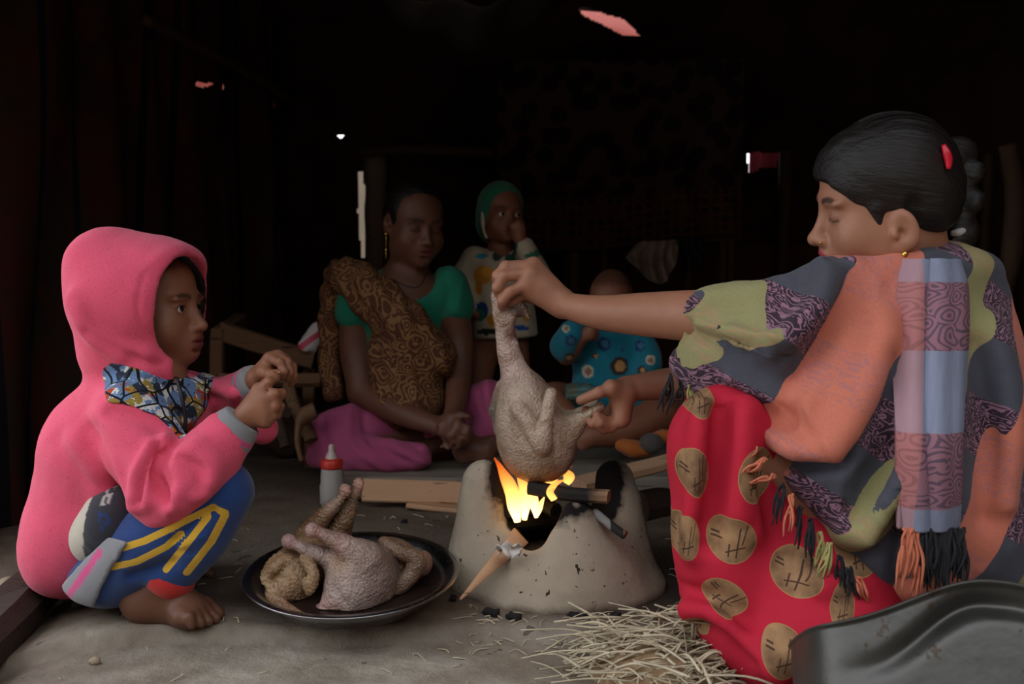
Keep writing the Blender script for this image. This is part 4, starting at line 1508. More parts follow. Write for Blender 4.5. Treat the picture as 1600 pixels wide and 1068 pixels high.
for pts, r, off, k in [([(264, 688), (250, 720), (238, 765)], .012, -.004, .012), ([(272, 700), (268, 732), (284, 766)], .010, -.003, .010), ([(296, 708), (304, 738)], .010, -.004, .012), ([(140, 672), (172, 715), (190, 765)], .014, -.008, .016), ([(176, 640), (215, 648), (250, 672)], .012, -.006, .016), ([(128, 500), (165, 545), (220, 572)], .012, -.006, .014)]:
    vv.sub(chain(on_surf(V0, pts, off, 1.55), [r] * len(pts)), k)
for pts, r, off, k in [([(252, 690), (232, 735), (222, 780)], .013, .006, .02), ([(285, 712), (296, 750), (280, 782)], .014, .006, .016), ([(310, 700), (332, 730), (318, 765)], .014, .007, .02), ([(120, 690), (150, 735), (165, 790)], .016, .010, .024), ([(118, 470), (140, 515), (190, 550)], .014, .008, .02), ([(330, 600), (358, 612), (378, 604)], .010, .004, .014)]:
    vv.add(chain(on_surf(V0, pts, off, 1.55), [r] * len(pts)), k)
V, F = vv.mesh(1)
N = normals(V, F)
V = V + N * (.0035 * noise(V, 9, 31, 2) + .0012 * noise(V, 32, 33, 2))[:, None]
V = press(V, normals(V, F), [
    ([(262, 690), (246, 725), (236, 770)], -.018, .009), ([(272, 700), (266, 730), (284, 768)], -.017, .007), ([(292, 715), (302, 750), (280, 785)], .009, .010), ([(255, 690), (232, 740), (225, 780)], .008, .012), ([(300, 705), (330, 720), (335, 750)], -.007, .010),
    ([(135, 670), (175, 720), (196, 775)], -.010, .012), ([(120, 700), (145, 740), (160, 790)], .005, .016), ([(80, 690), (130, 745), (152, 760)], -.004, .014),
    ([(175, 640), (240, 655), (262, 680)], -.006, .010), ([(120, 480), (150, 525), (215, 560)], .005, .012), ([(130, 520), (180, 550), (230, 575)], -.006, .009),
    ([(215, 430), (212, 500), (245, 560)], -.0025, .004), ([(300, 395), (250, 385), (215, 420)], .002, .010),
    ([(330, 640), (360, 620), (380, 630)], .004, .010), ([(310, 600), (350, 612), (372, 600)], -.005, .007), ([(250, 810), (300, 790), (345, 745)], .004, .012)], 1.56)
q = HF.inv(V)
col = np.tile(np.asarray(KP), (len(V), 1)) * (1 + .06 * noise(V, 14, 40, 2))[:, None]
N = normals(V, F)
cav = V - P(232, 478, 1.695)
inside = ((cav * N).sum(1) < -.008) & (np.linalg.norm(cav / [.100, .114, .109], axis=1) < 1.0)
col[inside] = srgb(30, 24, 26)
M_fleece = cloth('pink_fleece', .15, None, 300, .5, .55)
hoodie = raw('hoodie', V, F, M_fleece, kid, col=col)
HOOD = (V, F)


def band(name, a, b, ra, rb, colors, parent, mat=None, side=(0, 1, 0), flat_=1.0, seg=40, n=14, bulge=.004):
    """knitted cuff: a rounded tube from a to b with bands of colour along it"""
    a = np.asarray(a, float); b = np.asarray(b, float)
    prof = [(f, (ra + (rb - ra) * f) + bulge * math.sin(math.pi * f)) for f in np.linspace(0, 1, n)]
    x = nz(b - a); Rb = basis(x, side); L = np.linalg.norm(b - a)
    V = []; C = []
    prof = [(0, .55 * ra)] + prof + [(1, .6 * rb)]
    for f, r in prof:
        for k in range(seg):
            th = 2 * math.pi * k / seg
            rr_ = r * (1 + .012 * (k % 2))
            V.append(a + x * f * L + Rb[:, 1] * math.cos(th) * rr_ * flat_ + Rb[:, 2] * math.sin(th) * rr_)
            C.append(colors(f))
    m = len(prof)
    Fq = np.array([(i * seg + k, i * seg + (k + 1) % seg, (i + 1) * seg + (k + 1) % seg, (i + 1) * seg + k) for i in range(m - 1) for k in range(seg)])
    return raw(name, np.array(V), Fq, mat or M_knit, parent, col=np.array(C))


M_knit = cloth('grey_rib_knit', .2, None, 700, .5)
GR, PK = srgb(142, 142, 146), srgb(214, 84, 140)
cc = lambda f: PK if (.22 < f < .36 or .52 < f < .66) else GR
band('cuff', P(344, 695, 1.57), P(379, 655, 1.575), .041, .032, cc, hoodie)
band('cuff', P(386, 606, 1.70), P(402, 594, 1.665), .031, .026, cc, hoodie)
# printed yoke panel on the chest
t = NT('printed_patchwork'); v = t.coord()
cell = t.node('ShaderNodeTexVoronoi', dict(feature='F1'), Vector=v, Scale=52.0)
big = t.node('ShaderNodeTexVoronoi', dict(feature='DISTANCE_TO_EDGE'), Vector=v, Scale=26.0).outputs['Distance']
hue = t.sep(cell.outputs['Color'])[0]
c = t.ramp(t.math('ADD', hue, t.math('MULTIPLY', t.math('SUBTRACT', t.noise(v, 120, 2), .5), .5)), [(0, srgb(44, 52, 66)), (.22, srgb(104, 132, 172)), (.42, srgb(206, 206, 204)), (.56, srgb(150, 128, 58)), (.7, srgb(170, 66, 44)), (.82, srgb(98, 120, 150)), (1, srgb(60, 46, 44))], 'CONSTANT')
c = t.mix(t.math('LESS_THAN', big, .045), c, srgb(24, 24, 30))
M_print = t.done(c, .85, t.bump(t.noise(v, 400, 2), .3, .001), spec=.2)
V, F = patch(HOOD, [(158, 572), (172, 564), (215, 572), (262, 592), (278, 585), (300, 590), (322, 575), (336, 590), (322, 640), (300, 668), (284, 690), (262, 668), (243, 650), (190, 632), (166, 632)], .0022)
raw('printed_yoke', V, F, M_print, hoodie)
# side pocket patch hanging over the thigh
PD, PW = srgb(58, 58, 66), srgb(196, 188, 172)
vv = Vol([-.80, 1.47, .06], [-.56, 1.74, .26], .0045)
vv.add(ell(P(178, 812, 1.60), [.052, .062, .062], rot(0, 0, 25)), .01).add(ell(P(150, 838, 1.61), [.040, .05, .045]), .02)
V, F = vv.mesh(2); V = press(V, normals(V, F), [([(136, 850), (160, 872), (215, 830)], .002, .005)], 1.55)
dd = (V - P(134, 846, 1.55))[:, 0] * .75 + (V - P(134, 846, 1.55))[:, 2] * -.45
wv = (V - P(130, 846, 1.55))[:, 0] < .12 * (V - P(130, 846, 1.55))[:, 2]
col = np.where(wv[:, None], np.array([PW]), np.array([PD]))
for a, b, w_ in (((158, 800), (160, 826), .0022), ((160, 802), (172, 808), .0022), ((172, 808), (170, 818), .0022), ((170, 818), (161, 820), .0022)):
    m = (seg_dist(V, [P(*a, 1.545), P(*b, 1.545)]) < w_) & (V[:, 1] < 1.60)
    col[m] = srgb(44, 66, 120)
for cu, cv_, r in ((162, 773, .0055), (160, 784, .0055)):
    d = np.abs(np.linalg.norm((V - P(cu, cv_, 1.545))[:, [0, 2]], axis=1) - r)
    col[(d < .0016) & (V[:, 1] < 1.60)] = srgb(186, 180, 176)
raw('patch', V, F, cloth('charcoal_fleece', .2, None, 400, .4, .3), hoodie, col=col)
# zip edge and drawn lining at the throat
V, F = tube_vf([P(276, 590, 1.615), P(284, 620, 1.60), P(290, 655, 1.60), P(288, 672, 1.60)], .0032, 8, 20)
raw('zip', V, F, simple('dark_zip', srgb(32, 28, 30), .5), hoodie)

# ---- trousers
vv = Vol([-.82, 1.46, .01], [-.38, 1.96, .33], .0045)
for s_, yy in ((1, 1.575), (-1, 1.80)):
    vv.add(chain([P(188, 886, yy + .03), P(255, 832, yy), P(342, 770, yy)], [.060, .060, .050]), .02)
    vv.add(chain([P(347, 766, yy), P(312, 830, yy), P(268, 893, yy)], [.050, .052, .040]), .012)
vv.add(ell(P(185, 885, 1.69), [.070, .13, .055]), .03)
V, F = vv.mesh(1)
V = V + normals(V, F) * (.002 * noise(V, 16, 61, 2))[:, None]
V = press(V, normals(V, F), [([(275, 845), (300, 820), (330, 800)], -.010, .008), ([(265, 880), (240, 890), (200, 905)], -.008, .010), ([(285, 850), (320, 838)], .003, .007), ([(268, 862), (300, 866)], -.003, .006)], 1.52)
stripe = np.full(len(V), .05)
for pl in ([(160, 866), (230, 842), (300, 808), (334, 792)], [(154, 892), (215, 876), (262, 852), (282, 834)], [(332, 792), (350, 802)], [(324, 808), (298, 842), (256, 892)], [(350, 806), (328, 848), (288, 898)]):
    stripe = np.minimum(stripe, seg_dist(V, [P(*q, 1.525) for q in pl]))
stripe = np.where(V[:, 1] > 1.62, .05, stripe)
t = NT('striped_track_trousers'); v = t.coord()
base = t.mix(t.noise(v, 30, 4), srgb(30, 54, 104), srgb(42, 70, 126))
st_ = t.math('ADD', t.attr('stripe').outputs['Fac'], t.math('MULTIPLY', t.math('SUBTRACT', t.noise(v, 200, 2), .5), .0012))
c = t.mix(t.math('LESS_THAN', st_, .0056), base, srgb(206, 162, 52))
M_trs = t.done(c, .9, t.bump(t.noise(v, 380, 3), .4, .0015), spec=.15, Sheen_Weight=.25)
trs = raw('trousers', V, F, M_trs, kid, stripe=stripe)
# ribbed hoodie hem showing over the trousers
V, F = patch((V, F), [(100, 915), (118, 935), (150, 945), (168, 905), (205, 846), (176, 838), (140, 870)], .007, .07)
d = seg_dist(V, [P(118, 925, 1.6), P(150, 885, 1.6), P(180, 845, 1.6)])
raw('hem_band', V, F, M_knit, hoodie, col=np.where((d < .006)[:, None], np.array([PK]), np.array([GR])))
M_redknit = cloth('red_rib_knit', .2, srgb(190, 48, 44), 600, .5)
band('ankle_cuff', P(272, 890, 1.575), P(256, 915, 1.578), .040, .035, lambda f: (1, 1, 1), trs, M_redknit)
band('ankle_cuff', P(272, 890, 1.80), P(256, 912, 1.80), .040, .035, lambda f: (1, 1, 1), trs, M_redknit)

# the twig between the fingers
V, F = tube_vf([P(424, 592, 1.60), P(431, 586, 1.605), P(437, 580, 1.61)], .0011, 6, 6)
tag(raw('dry_twig', V, F, simple('straw_twig', srgb(206, 182, 140), .7)), 'tiny pale twig pinched between the fingers of the crouching child', 'twig')
# ================================================================== woman in the shawl, reaching over the fire
wom = thing('person', 'woman squatting in checked paisley shawl and red skirt, holding the chicken over the fire', 'person', (P(1300, 1000, 1.48)[0], 1.48, 0))
WB = srgb(164, 112, 88)
fw = np.array([-math.cos(math.radians(10)), .10, -math.sin(math.radians(10))])
WF = Frame((0, 0, 0), fw, (0, -.16, 1), .975)
WF.o = P(1262, 376, 1.46) - WF.R @ (np.array([0, -.121, -.0345]) * WF.s)
vv = Vol([-.08, 1.20, -.03], [.86, 1.86, .84], .008, [(2, .60, .80, .0023), (0, .38, .56, .0024), (0, -.06, .22, .0028), (2, .30, .60, .0032), (1, 1.66, 1.78, .003), (1, 1.34, 1.48, .0026)])
vv.ax[0] = vv.ax[0]
EAR = (.074, .000, -.030)
head(vv, WF, 'down', 1.0, ear=EAR, nose=1.0, chub=.98)
vv.add(cap(WF.p(0, .030, -.06), P(1440, 450, 1.47), .046, .05), .03)
vv.add(chain([P(1435, 490, 1.49), P(1440, 640, 1.51), P(1450, 860, 1.53)], [.075, .10, .10]), .03)
# near arm, stretched out
vv.add(chain([P(1350, 490, 1.46), P(1225, 502, 1.475), P(1100, 494, 1.53), P(1010, 491, 1.61), P(940, 488, 1.67), P(888, 478, 1.72)], [.044, .042, .041, .036, .029, .0225]), .01)
y = 1.735
hand(vv, P(876, 472, 1.73),
     [[P(834, 414, y + .004), P(790, 416, y - .004), P(777, 430, y - .006), P(776, 441, y + .002)],
      [P(828, 427, y - .010), P(788, 431, y - .016), P(777, 449, y - .016), P(779, 459, y - .006)],
      [P(824, 443, y - .012), P(797, 456, y - .018), P(785, 470, y - .017), P(784, 479, y - .008)],
      [P(826, 455, y - .002), P(803, 470, y + .006), P(795, 478, y + .014)]],
     [P(848, 466, y + .030), P(815, 462, y + .042), P(792, 458, y + .040)], .0108, 1.42, .010)
# far arm
vv.add(chain([P(1330, 520, 1.60), P(1180, 590, 1.72), P(1060, 598, 1.75), P(985, 606, 1.735)], [.046, .040, .030, .0225]), .01)
y = 1.725
hand(vv, P(975, 610, y + .004),
     [[P(962, 636, y + .024), P(940, 648, y + .026), P(922, 645, y + .014), P(915, 640, y + .004)],
      [P(969, 644, y + .012), P(954, 660, y + .008), P(938, 654, y - .012), P(932, 648, y - .016)],
      [P(973, 651, y + .0), P(955, 668, y - .006), P(938, 660, y - .020), P(933, 653, y - .020)],
      [P(970, 656, y - .006), P(944, 671, y - .010), P(925, 662, y - .018), P(919, 656, y - .016)]],
     [P(955, 606, y - .016), P(936, 613, y - .022), P(907, 625, y - .016)], .0100, 1.4, .010)
# legs under the skirt
for yy in (1.40, 1.62):
    vv.add(chain([P(1400, 880, yy + .03), P(1160, 705, yy + .01), P(1160, 940, yy + .01)], [.065, .042, .032]), .02)
foot(vv, np.r_[P(1160, 960, 1.55)[:1], 1.56, .03], np.r_[P(1058, 950, 1.60)[:1], 1.60, .014], np.r_[P(1150, 900, 1.55)[:1], 1.56, .09], (0, 1, 0), 1.15)
foot(vv, np.r_[P(1240, 1000, 1.42)[:1], 1.43, .01], np.r_[P(1150, 1000, 1.44)[:1], 1.45, -.004], np.r_[P(1220, 960, 1.42)[:1], 1.43, .07], (0, -1, 0), 1.15)
V, F = vv.mesh(1)
col = tone(V, WB, .10, 18, 5)
col = face_col(V, WF, col, WB, srgb(176, 54, 76), .85, 0, lash=-1)
raw('body', V, F, M_skin, wom, col=col)
print('woman', len(V))

# ---- hair with braid
t = NT('black_hair'); v = t.coord()
fl = t.attr('flow').outputs['Vector']
st_ = t.noise(t.mapping(fl, (1.2, 16, 16)), 9, 5, .7)
c = t.mix(st_, srgb(10, 8, 8), srgb(30, 21, 18))
M_hair = t.done(c, .42, t.bump(st_, .7, .004), spec=.45)


def hair_obj(name, vv, F, parent, amp=.0022, mat=None):
    V, Q = vv.mesh(1)
    q = F.inv(V)
    flow = np.stack([q[:, 1] - .4 * q[:, 2], q[:, 2] + .35 * q[:, 1], q[:, 0]], 1)
    g = np.stack([flow[:, 0] * 6, flow[:, 1] * 70, flow[:, 2] * 70], 1)
    V = V + normals(V, Q) * (amp * noise(g, 1.0, 5, 2))[:, None]
    return raw(name, V, Q, mat or M_hair, parent, flow=flow)


vv = Vol(WF.p(0, 0, 0) - .22, WF.p(0, 0, 0) + .22, .0034)
vv.add(WF.ell((0, .008, .040), (.082, .096, .088)), .01)
vv.add(WF.ell((0, -.034, .052), (.070, .065, .060)), .025)
vv.add(WF.ell((0, .045, .0), (.072, .060, .060)), .025)
vv.sub(WF.ell((0, -.108, -.030), (.095, .066, .082)), .012)
vv.sub(WF.ell((0, -.048, -.075), (.12, .066, .074)), .014)
for q in (-1, 1):
    vv.sub(WF.ell((q * .085, .013, -.018), (.020, .0175, .034)), .008)
    vv.add(WF.cap((q * .0635, -.034, .004), (q * .0625, -.030, -.034), .009, .003), .012)
hair = hair_obj('hair', vv, WF, wom)
vv = Vol(P(1470, 420, 1.48) - [0, .07, 0], P(1560, 200, 1.48) + [0, .07, 0], .0034)
vv.add(ell(P(1503, 240, 1.48), [.022, .024, .022]), .01)
bp = spline(np.array([P(1500, 240, 1.47), P(1512, 272, 1.46), P(1514, 308, 1.46), P(1508, 345, 1.46), P(1504, 385, 1.48), P(1500, 410, 1.48)]), 9)
for i in range(8):
    m = (bp[i] + bp[i + 1]) / 2; s_ = 1 if i % 2 else -1
    vv.add(ell(m + [s_ * .006, -.004 * s_, 0], np.array([.017, .019, .021]) * (1 - .05 * i), rot(0, 0, s_ * 32)), .004)
vv.add(ell(P(1486, 380, 1.475), [.026, .03, .03]), .02)
vv.add(cap(P(1488, 240, 1.475), P(1470, 255, 1.47), .022, .03), .02)
vv.add(cap(P(1490, 300, 1.475), P(1496, 350, 1.475), .02, .02), .02)
b_ = hair_obj('braid', vv, WF, wom, .0016)
HV = np.array([v_.co[:] for v_ in hair.data.vertices])
cl = on_surf(HV, [(1474, 226), (1479, 238), (1482, 250), (1482, 264)], -.001, 1.44)
V, Fc = tube_vf(cl, [.003, .0055, .0055, .003], 10, 14)
raw('hair_clip', V, Fc, simple('red_plastic_clip', srgb(200, 24, 48), .3), hair)
V, Fc = tube_vf([P(1486, 364, 1.452), P(1498, 363, 1.447), P(1512, 356, 1.455)], [.004, .006, .003], 8, 10)
raw('hair_tie', V, Fc, simple('white_tie', srgb(186, 180, 178), .8), b_)
for i in range(26):                     # loose strands lying over the head
    a0 = rng.uniform(-.9, .9); lift = rng.uniform(.0, .006)
    pts = []
    for f in np.linspace(0, 1, 7):
        th = -1.15 + f * 2.2; ph = a0 * (.9 - .25 * f)
        d = np.array([-math.sin(ph) * -1 * math.cos(th * .3), math.sin(th), math.cos(ph) * math.cos(th) + .0])
        d = nz(d) * np.array([.0825, .0965, .0885]) * (1 + lift * 6 * math.sin(math.pi * f) + .008)
        pts.append(WF.p(d[0], d[1] + .008, d[2] + .040))
    V, Fc = tube_vf(pts, .00045, 5, 20)
    raw('strand', V, Fc, M_hair, hair)
# jewellery
M_gold = simple('gold', srgb(214, 168, 84), .25, .05, 20, .05, .001, metal=1.0)
ep = WF.p(EAR[0] + .006, EAR[1] - .007, EAR[2] - .034)
V, Fc = merge([lathe_vf([(0, -.006), (.0034, -.004), (.0045, 0), (.0034, .004), (0, .006)], 14, ep - [0, .002, .0]), lathe_vf([(0, -.004), (.003, -.003), (.0038, 0), (.002, .003), (0, .004)], 12, ep - [0, .002, .009])])
raw('earring', V, Fc, M_gold, wom)
npos = WF.p(.0185, -.106, -.0375)
V, Fc = lathe_vf([(0, -.0022), (.0018, -.0012), (.0024, 0), (.0018, .0012), (0, .0022)], 10, npos)
raw('nose_stud', V, Fc, M_gold, wom)

# ---- red skirt with gold discs
vv = Vol([.20, 1.17, -.045], [.80, 1.80, .46], .0055)
vv.add(ell(P(1135, 690, 1.44), [.078, .090, .085]), .02)
vv.add(ell(P(1130, 670, 1.62), [.075, .085, .08]), .02)
vv.add(chain([P(1140, 700, 1.44), P(1138, 830, 1.43), P(1150, 930, 1.42), P(1195, 995, 1.40)], [.080, .084, .078, .062]), .03)
vv.add(chain([P(1130, 690, 1.60), P(1128, 830, 1.60), P(1135, 930, 1.60)], [.075, .08, .07]), .03)
vv.add(chain([P(1140, 720, 1.50), P(1260, 800, 1.50), P(1400, 880, 1.52)], [.09, .12, .15]), .04)
vv.add(ell(P(1270, 900, 1.46), [.13, .15, .13]), .04)
vv.add(ell(P(1225, 1005, 1.38), [.075, .09, .055]), .04)
vv.add(ell(P(1300, 960, 1.38), [.10, .10, .09]), .04)
vv.sub(plane([0, 0, -.035], (0, 0, -1)), .01, cut=True)
V0, _ = vv.mesh(1)
for pts, r, off in [([(1100, 640), (1090, 740), (1082, 860)], .016, .008), ([(1165, 640), (1160, 740), (1165, 830)], .020, .009), ([(1075, 955), (1115, 948), (1165, 985), (1215, 1030)], .015, .006), ([(1215, 790), (1240, 850), (1290, 905)], .018, .009)]:
    vv.add(chain(on_surf(V0, pts, off, 1.40), [r] * len(pts)), .022)
for pts, r, off in [([(1133, 640), (1124, 720), (1112, 810)], .016, -.005), ([(1085, 930), (1125, 932), (1170, 962)], .012, -.005), ([(1195, 730), (1210, 800), (1250, 880)], .013, -.006)]:
    vv.sub(chain(on_surf(V0, pts, off, 1.40), [r] * len(pts)), .018)
V, F = vv.mesh(1)
V = V + normals(V, F) * (.004 * noise(V, 9, 71, 2) + .0015 * noise(V, 28, 72, 2))[:, None]
V = press(V, normals(V, F), [([(1132, 640), (1122, 720), (1112, 800), (1105, 850)], -.014, .014), ([(1098, 640), (1092, 720), (1085, 800)], .006, .014), ([(1160, 650), (1155, 740), (1150, 800)], .009, .016),
                             ([(1080, 930), (1120, 935), (1160, 960)], -.009, .010), ([(1075, 955), (1110, 950), (1150, 985), (1200, 1030)], .010, .012), ([(1190, 720), (1230, 780), (1270, 850)], -.006, .014),
                             ([(1210, 760), (1215, 830), (1260, 900)], .005, .014), ([(1100, 980), (1130, 985), (1165, 1010)], -.008, .010)], 1.36)
discs = [(1087, 738, 23, 40, 8), (1178, 738, 32, 44, -10), (1074, 842, 20, 38, 0), (1141, 839, 36, 38, 5), (1232, 881, 34, 37, -12), (1132, 928, 37, 26, -35), (1090, 985, 22, 24, 0), (1203, 990, 32, 38, -8), (1290, 918, 18, 36, -10), (1100, 622, 24, 34, 0), (1300, 1010, 34, 36, 0), (1330, 850, 34, 36, 0)]
best = np.full(len(V), 9.0); loc = np.zeros((len(V), 3))
for (u, v_, rx, ry, an) in discs:
    c = P(u, v_, 1.36); k = 1.36 / FOC
    a = math.radians(an); dx, dz = V[:, 0] - c[0], V[:, 2] - c[2]
    lx_, lz_ = (dx * math.cos(a) + dz * math.sin(a)) / (rx * k), (-dx * math.sin(a) + dz * math.cos(a)) / (ry * k)
    d = np.sqrt(lx_ ** 2 + lz_ ** 2)
    m = d < best
    best = np.where(m, d, best); loc[m] = np.stack([lx_, lz_, 0 * lx_], 1)[m]
back = V[:, 1] > 1.56
best[back] = 9
t = NT('red_disc_cotton'); v = t.coord()
red = t.mix(t.noise(v, 16, 4), srgb(168, 24, 46), srgb(192, 38, 60))
l_ = t.sep(t.attr('loc').outputs['Vector']); dd = t.attr('disc').outputs['Fac']
gold = t.mix(t.ramp(t.noise(v, 24, 3), [(.3, (0, 0, 0)), (.7, (1, 1, 1))]), srgb(88, 62, 46), srgb(166, 128, 92))


def stroke(ax, c0, slope, lo, hi, w=.034):
    o_ = 1 - ax
    a = t.math('LESS_THAN', t.math('ABSOLUTE', t.math('SUBTRACT', t.math('SUBTRACT', l_[ax], c0), t.math('MULTIPLY', l_[o_], slope))), w)
    return t.math('MULTIPLY', a, t.math('MULTIPLY', t.math('GREATER_THAN', l_[o_], lo), t.math('LESS_THAN', l_[o_], hi)))


ink = stroke(0, .22, .18, -.75, .55)
for q in (stroke(0, -.12, .18, -.7, -.15), stroke(1, -.42, .25, -.35, .5), stroke(0, .42, .3, -.2, .8, .03), stroke(1, -.02, -.2, -.8, -.4, .04), stroke(1, .16, -.2, -.75, -.45, .04)):
    ink = t.math('MAXIMUM', ink, q)
gold = t.mix(t.math('MULTIPLY', ink, .85), gold, srgb(44, 26, 24))
gold = t.mix(t.math('GREATER_THAN', dd, .965), gold, srgb(168, 130, 84))
c = t.mix(t.math('LESS_THAN', dd, 1.0), red, gold)
M_skirt = t.done(c, .8, t.bump(t.noise(v, 500, 2), .3, .001), spec=.2)
raw('skirt', V, F, M_skirt, wom, disc=best, loc=loc)

# ---- shawl
vv = Vol([.17, 1.16, -.02], [.86, 1.82, .80], .0055)
vv.add(ell(P(1440, 620, 1.48), [.150, .160, .20]), .02)
vv.add(ell(P(1385, 640, 1.42), [.150, .120, .19]), .05)
vv.add(ell(P(1300, 590, 1.44), [.140, .100, .145]), .05)
vv.add(ell(P(1480, 800, 1.46), [.115, .165, .19]), .05)
vv.add(ell(P(1400, 780, 1.40), [.100, .120, .17]), .05)
vv.add(ell(P(1330, 700, 1.40), [.110, .095, .15]), .04)
vv.add(chain([P(1290, 470, 1.45), P(1390, 445, 1.45), P(1490, 455, 1.47)], [.050, .060, .065]), .05)
vv.add(ell(P(1445, 420, 1.46), [.095, .09, .035]), .03)
vv.sub(plane(P(1180, 690, 1.36), (-215, 0, -175)), .008, cut=True)
vv.add(chain([P(1310, 495, 1.44), P(1220, 500, 1.45), P(1150, 500, 1.49), P(1106, 498, 1.53)], [.072, .062, .056, .046]), .03)
vv.add(chain([P(1200, 540, 1.42), P(1120, 560, 1.50), P(1075, 565, 1.56)], [.060, .048, .032]), .03)
vv.add(chain([P(1260, 560, 1.42), P(1170, 590, 1.46), P(1100, 590, 1.52)], [.070, .052, .030]), .03)
vv.add(chain([P(1500, 412, 1.43), P(1525, 425, 1.44), P(1530, 432, 1.48)], [.018, .017, .014]), .012)
vv.add(chain([P(1335, 432, 1.40), P(1400, 420, 1.385), P(1470, 412, 1.395), P(1528, 424, 1.44)], [.012, .018, .020, .016]), .012)
vv.sub(chain([P(1096, 494, 1.54), P(1075, 494, 1.56)], [.038, .045]), .006)
V0, _ = vv.mesh(1)
for pts, r, off in [([(1330, 422), (1295, 470), (1250, 515), (1205, 560)], .020, .010), ([(1430, 430), (1400, 520), (1350, 620), (1290, 690), (1215, 700)], .024, .012), ([(1412, 560), (1402, 650), (1384, 735), (1335, 830)], .018, .008),
                    ([(1240, 600), (1262, 650), (1250, 690)], .018, .010), ([(1130, 520), (1180, 555), (1240, 560)], .016, .008), ([(1555, 500), (1568, 640), (1560, 780)], .020, .010), ([(1300, 720), (1330, 770), (1320, 840)], .016, .008), ([(1140, 590), (1190, 610), (1240, 640)], .014, .006)]:
    vv.add(chain(on_surf(V0, pts, off, 1.36), [r * .7] + [r] * (len(pts) - 2) + [r * .7]), .022)
for pts, r, off in [([(1345, 440), (1318, 500), (1268, 560), (1240, 590)], .016, -.006), ([(1380, 700), (1362, 755), (1330, 800)], .014, -.004), ([(1205, 715), (1255, 728), (1310, 705)], .014, -.005), ([(1190, 585), (1225, 610), (1236, 660)], .013, -.005),
                    ([(1395, 560), (1375, 650), (1330, 710)], .016, -.008), ([(1530, 540), (1540, 660), (1530, 800)], .016, -.006), ([(1110, 540), (1160, 572), (1215, 578)], .012, -.004)]:
    vv.sub(chain(on_surf(V0, pts, off, 1.36), [r * .5] + [r] * (len(pts) - 2) + [r * .5]), .02)
V, F = vv.mesh(2)
N = normals(V, F)
g = np.stack([V[:, 0] * .86 - V[:, 2] * .51, V[:, 1] * .4, (V[:, 0] * .51 + V[:, 2] * .86) * .35], 1)
V = V + N * (.009 * noise(g, 16, 81, 2) + .0045 * noise(V, 14, 82, 2) + .002 * noise(V, 40, 83, 2))[:, None]
V = press(V, normals(V, F), [
    ([(1320, 420), (1290, 480), (1250, 520), (1215, 550)], 0.0174, .014), ([(1345, 425), (1320, 490), (1280, 560), (1250, 600)], -0.0145, .013),
    ([(1390, 450), (1370, 540), (1330, 640), (1300, 690)], 0.0130, .020), ([(1420, 470), (1410, 560), (1380, 680), (1330, 760)], -0.0116, .018),
    ([(1210, 690), (1250, 700), (1290, 690)], 0.0174, .014), ([(1200, 715), (1250, 735), (1310, 715)], -0.0145, .010),
    ([(1240, 560), (1180, 550), (1125, 535)], -0.0145, .010), ([(1240, 540), (1180, 528), (1130, 520)], 0.0116, .010),
    ([(1405, 640), (1385, 720), (1375, 760), (1345, 830)], 0.0188, .014), ([(1375, 680), (1360, 740), (1330, 800)], -0.0159, .012),
    ([(1190, 610), (1230, 640), (1260, 680)], -0.0130, .012), ([(1150, 470), (1200, 455), (1260, 440)], 0.0058, .012), ([(1110, 520), (1095, 560), (1085, 590)], -0.0087, .010),
    ([(1560, 520), (1570, 640), (1560, 780)], 0.0116, .02), ([(1530, 540), (1540, 660), (1530, 800)], -0.0130, .016), ([(1400, 800), (1390, 860), (1400, 910)], -0.0130, .012), ([(1425, 800), (1430, 870)], 0.0116, .012)], 1.32)


def shawl_st(V):
    o = P(1300, 600, 1.34); k = 1.34 / FOC
    dx, dz, dy = V[:, 0] - o[0], V[:, 2] - o[2], V[:, 1] - 1.34
    w_ = .012 * noise(V, 5, 91, 2)
    s = (.86 * dx - .51 * dz) + .30 * dy * np.sign(dx) * 0 + w_ + .32 * dy
    t_ = (-.51 * dx - .86 * dz) + .012 * noise(V, 5, 92, 2)
    return np.stack([s / k, t_ / k, 0 * s], 1)


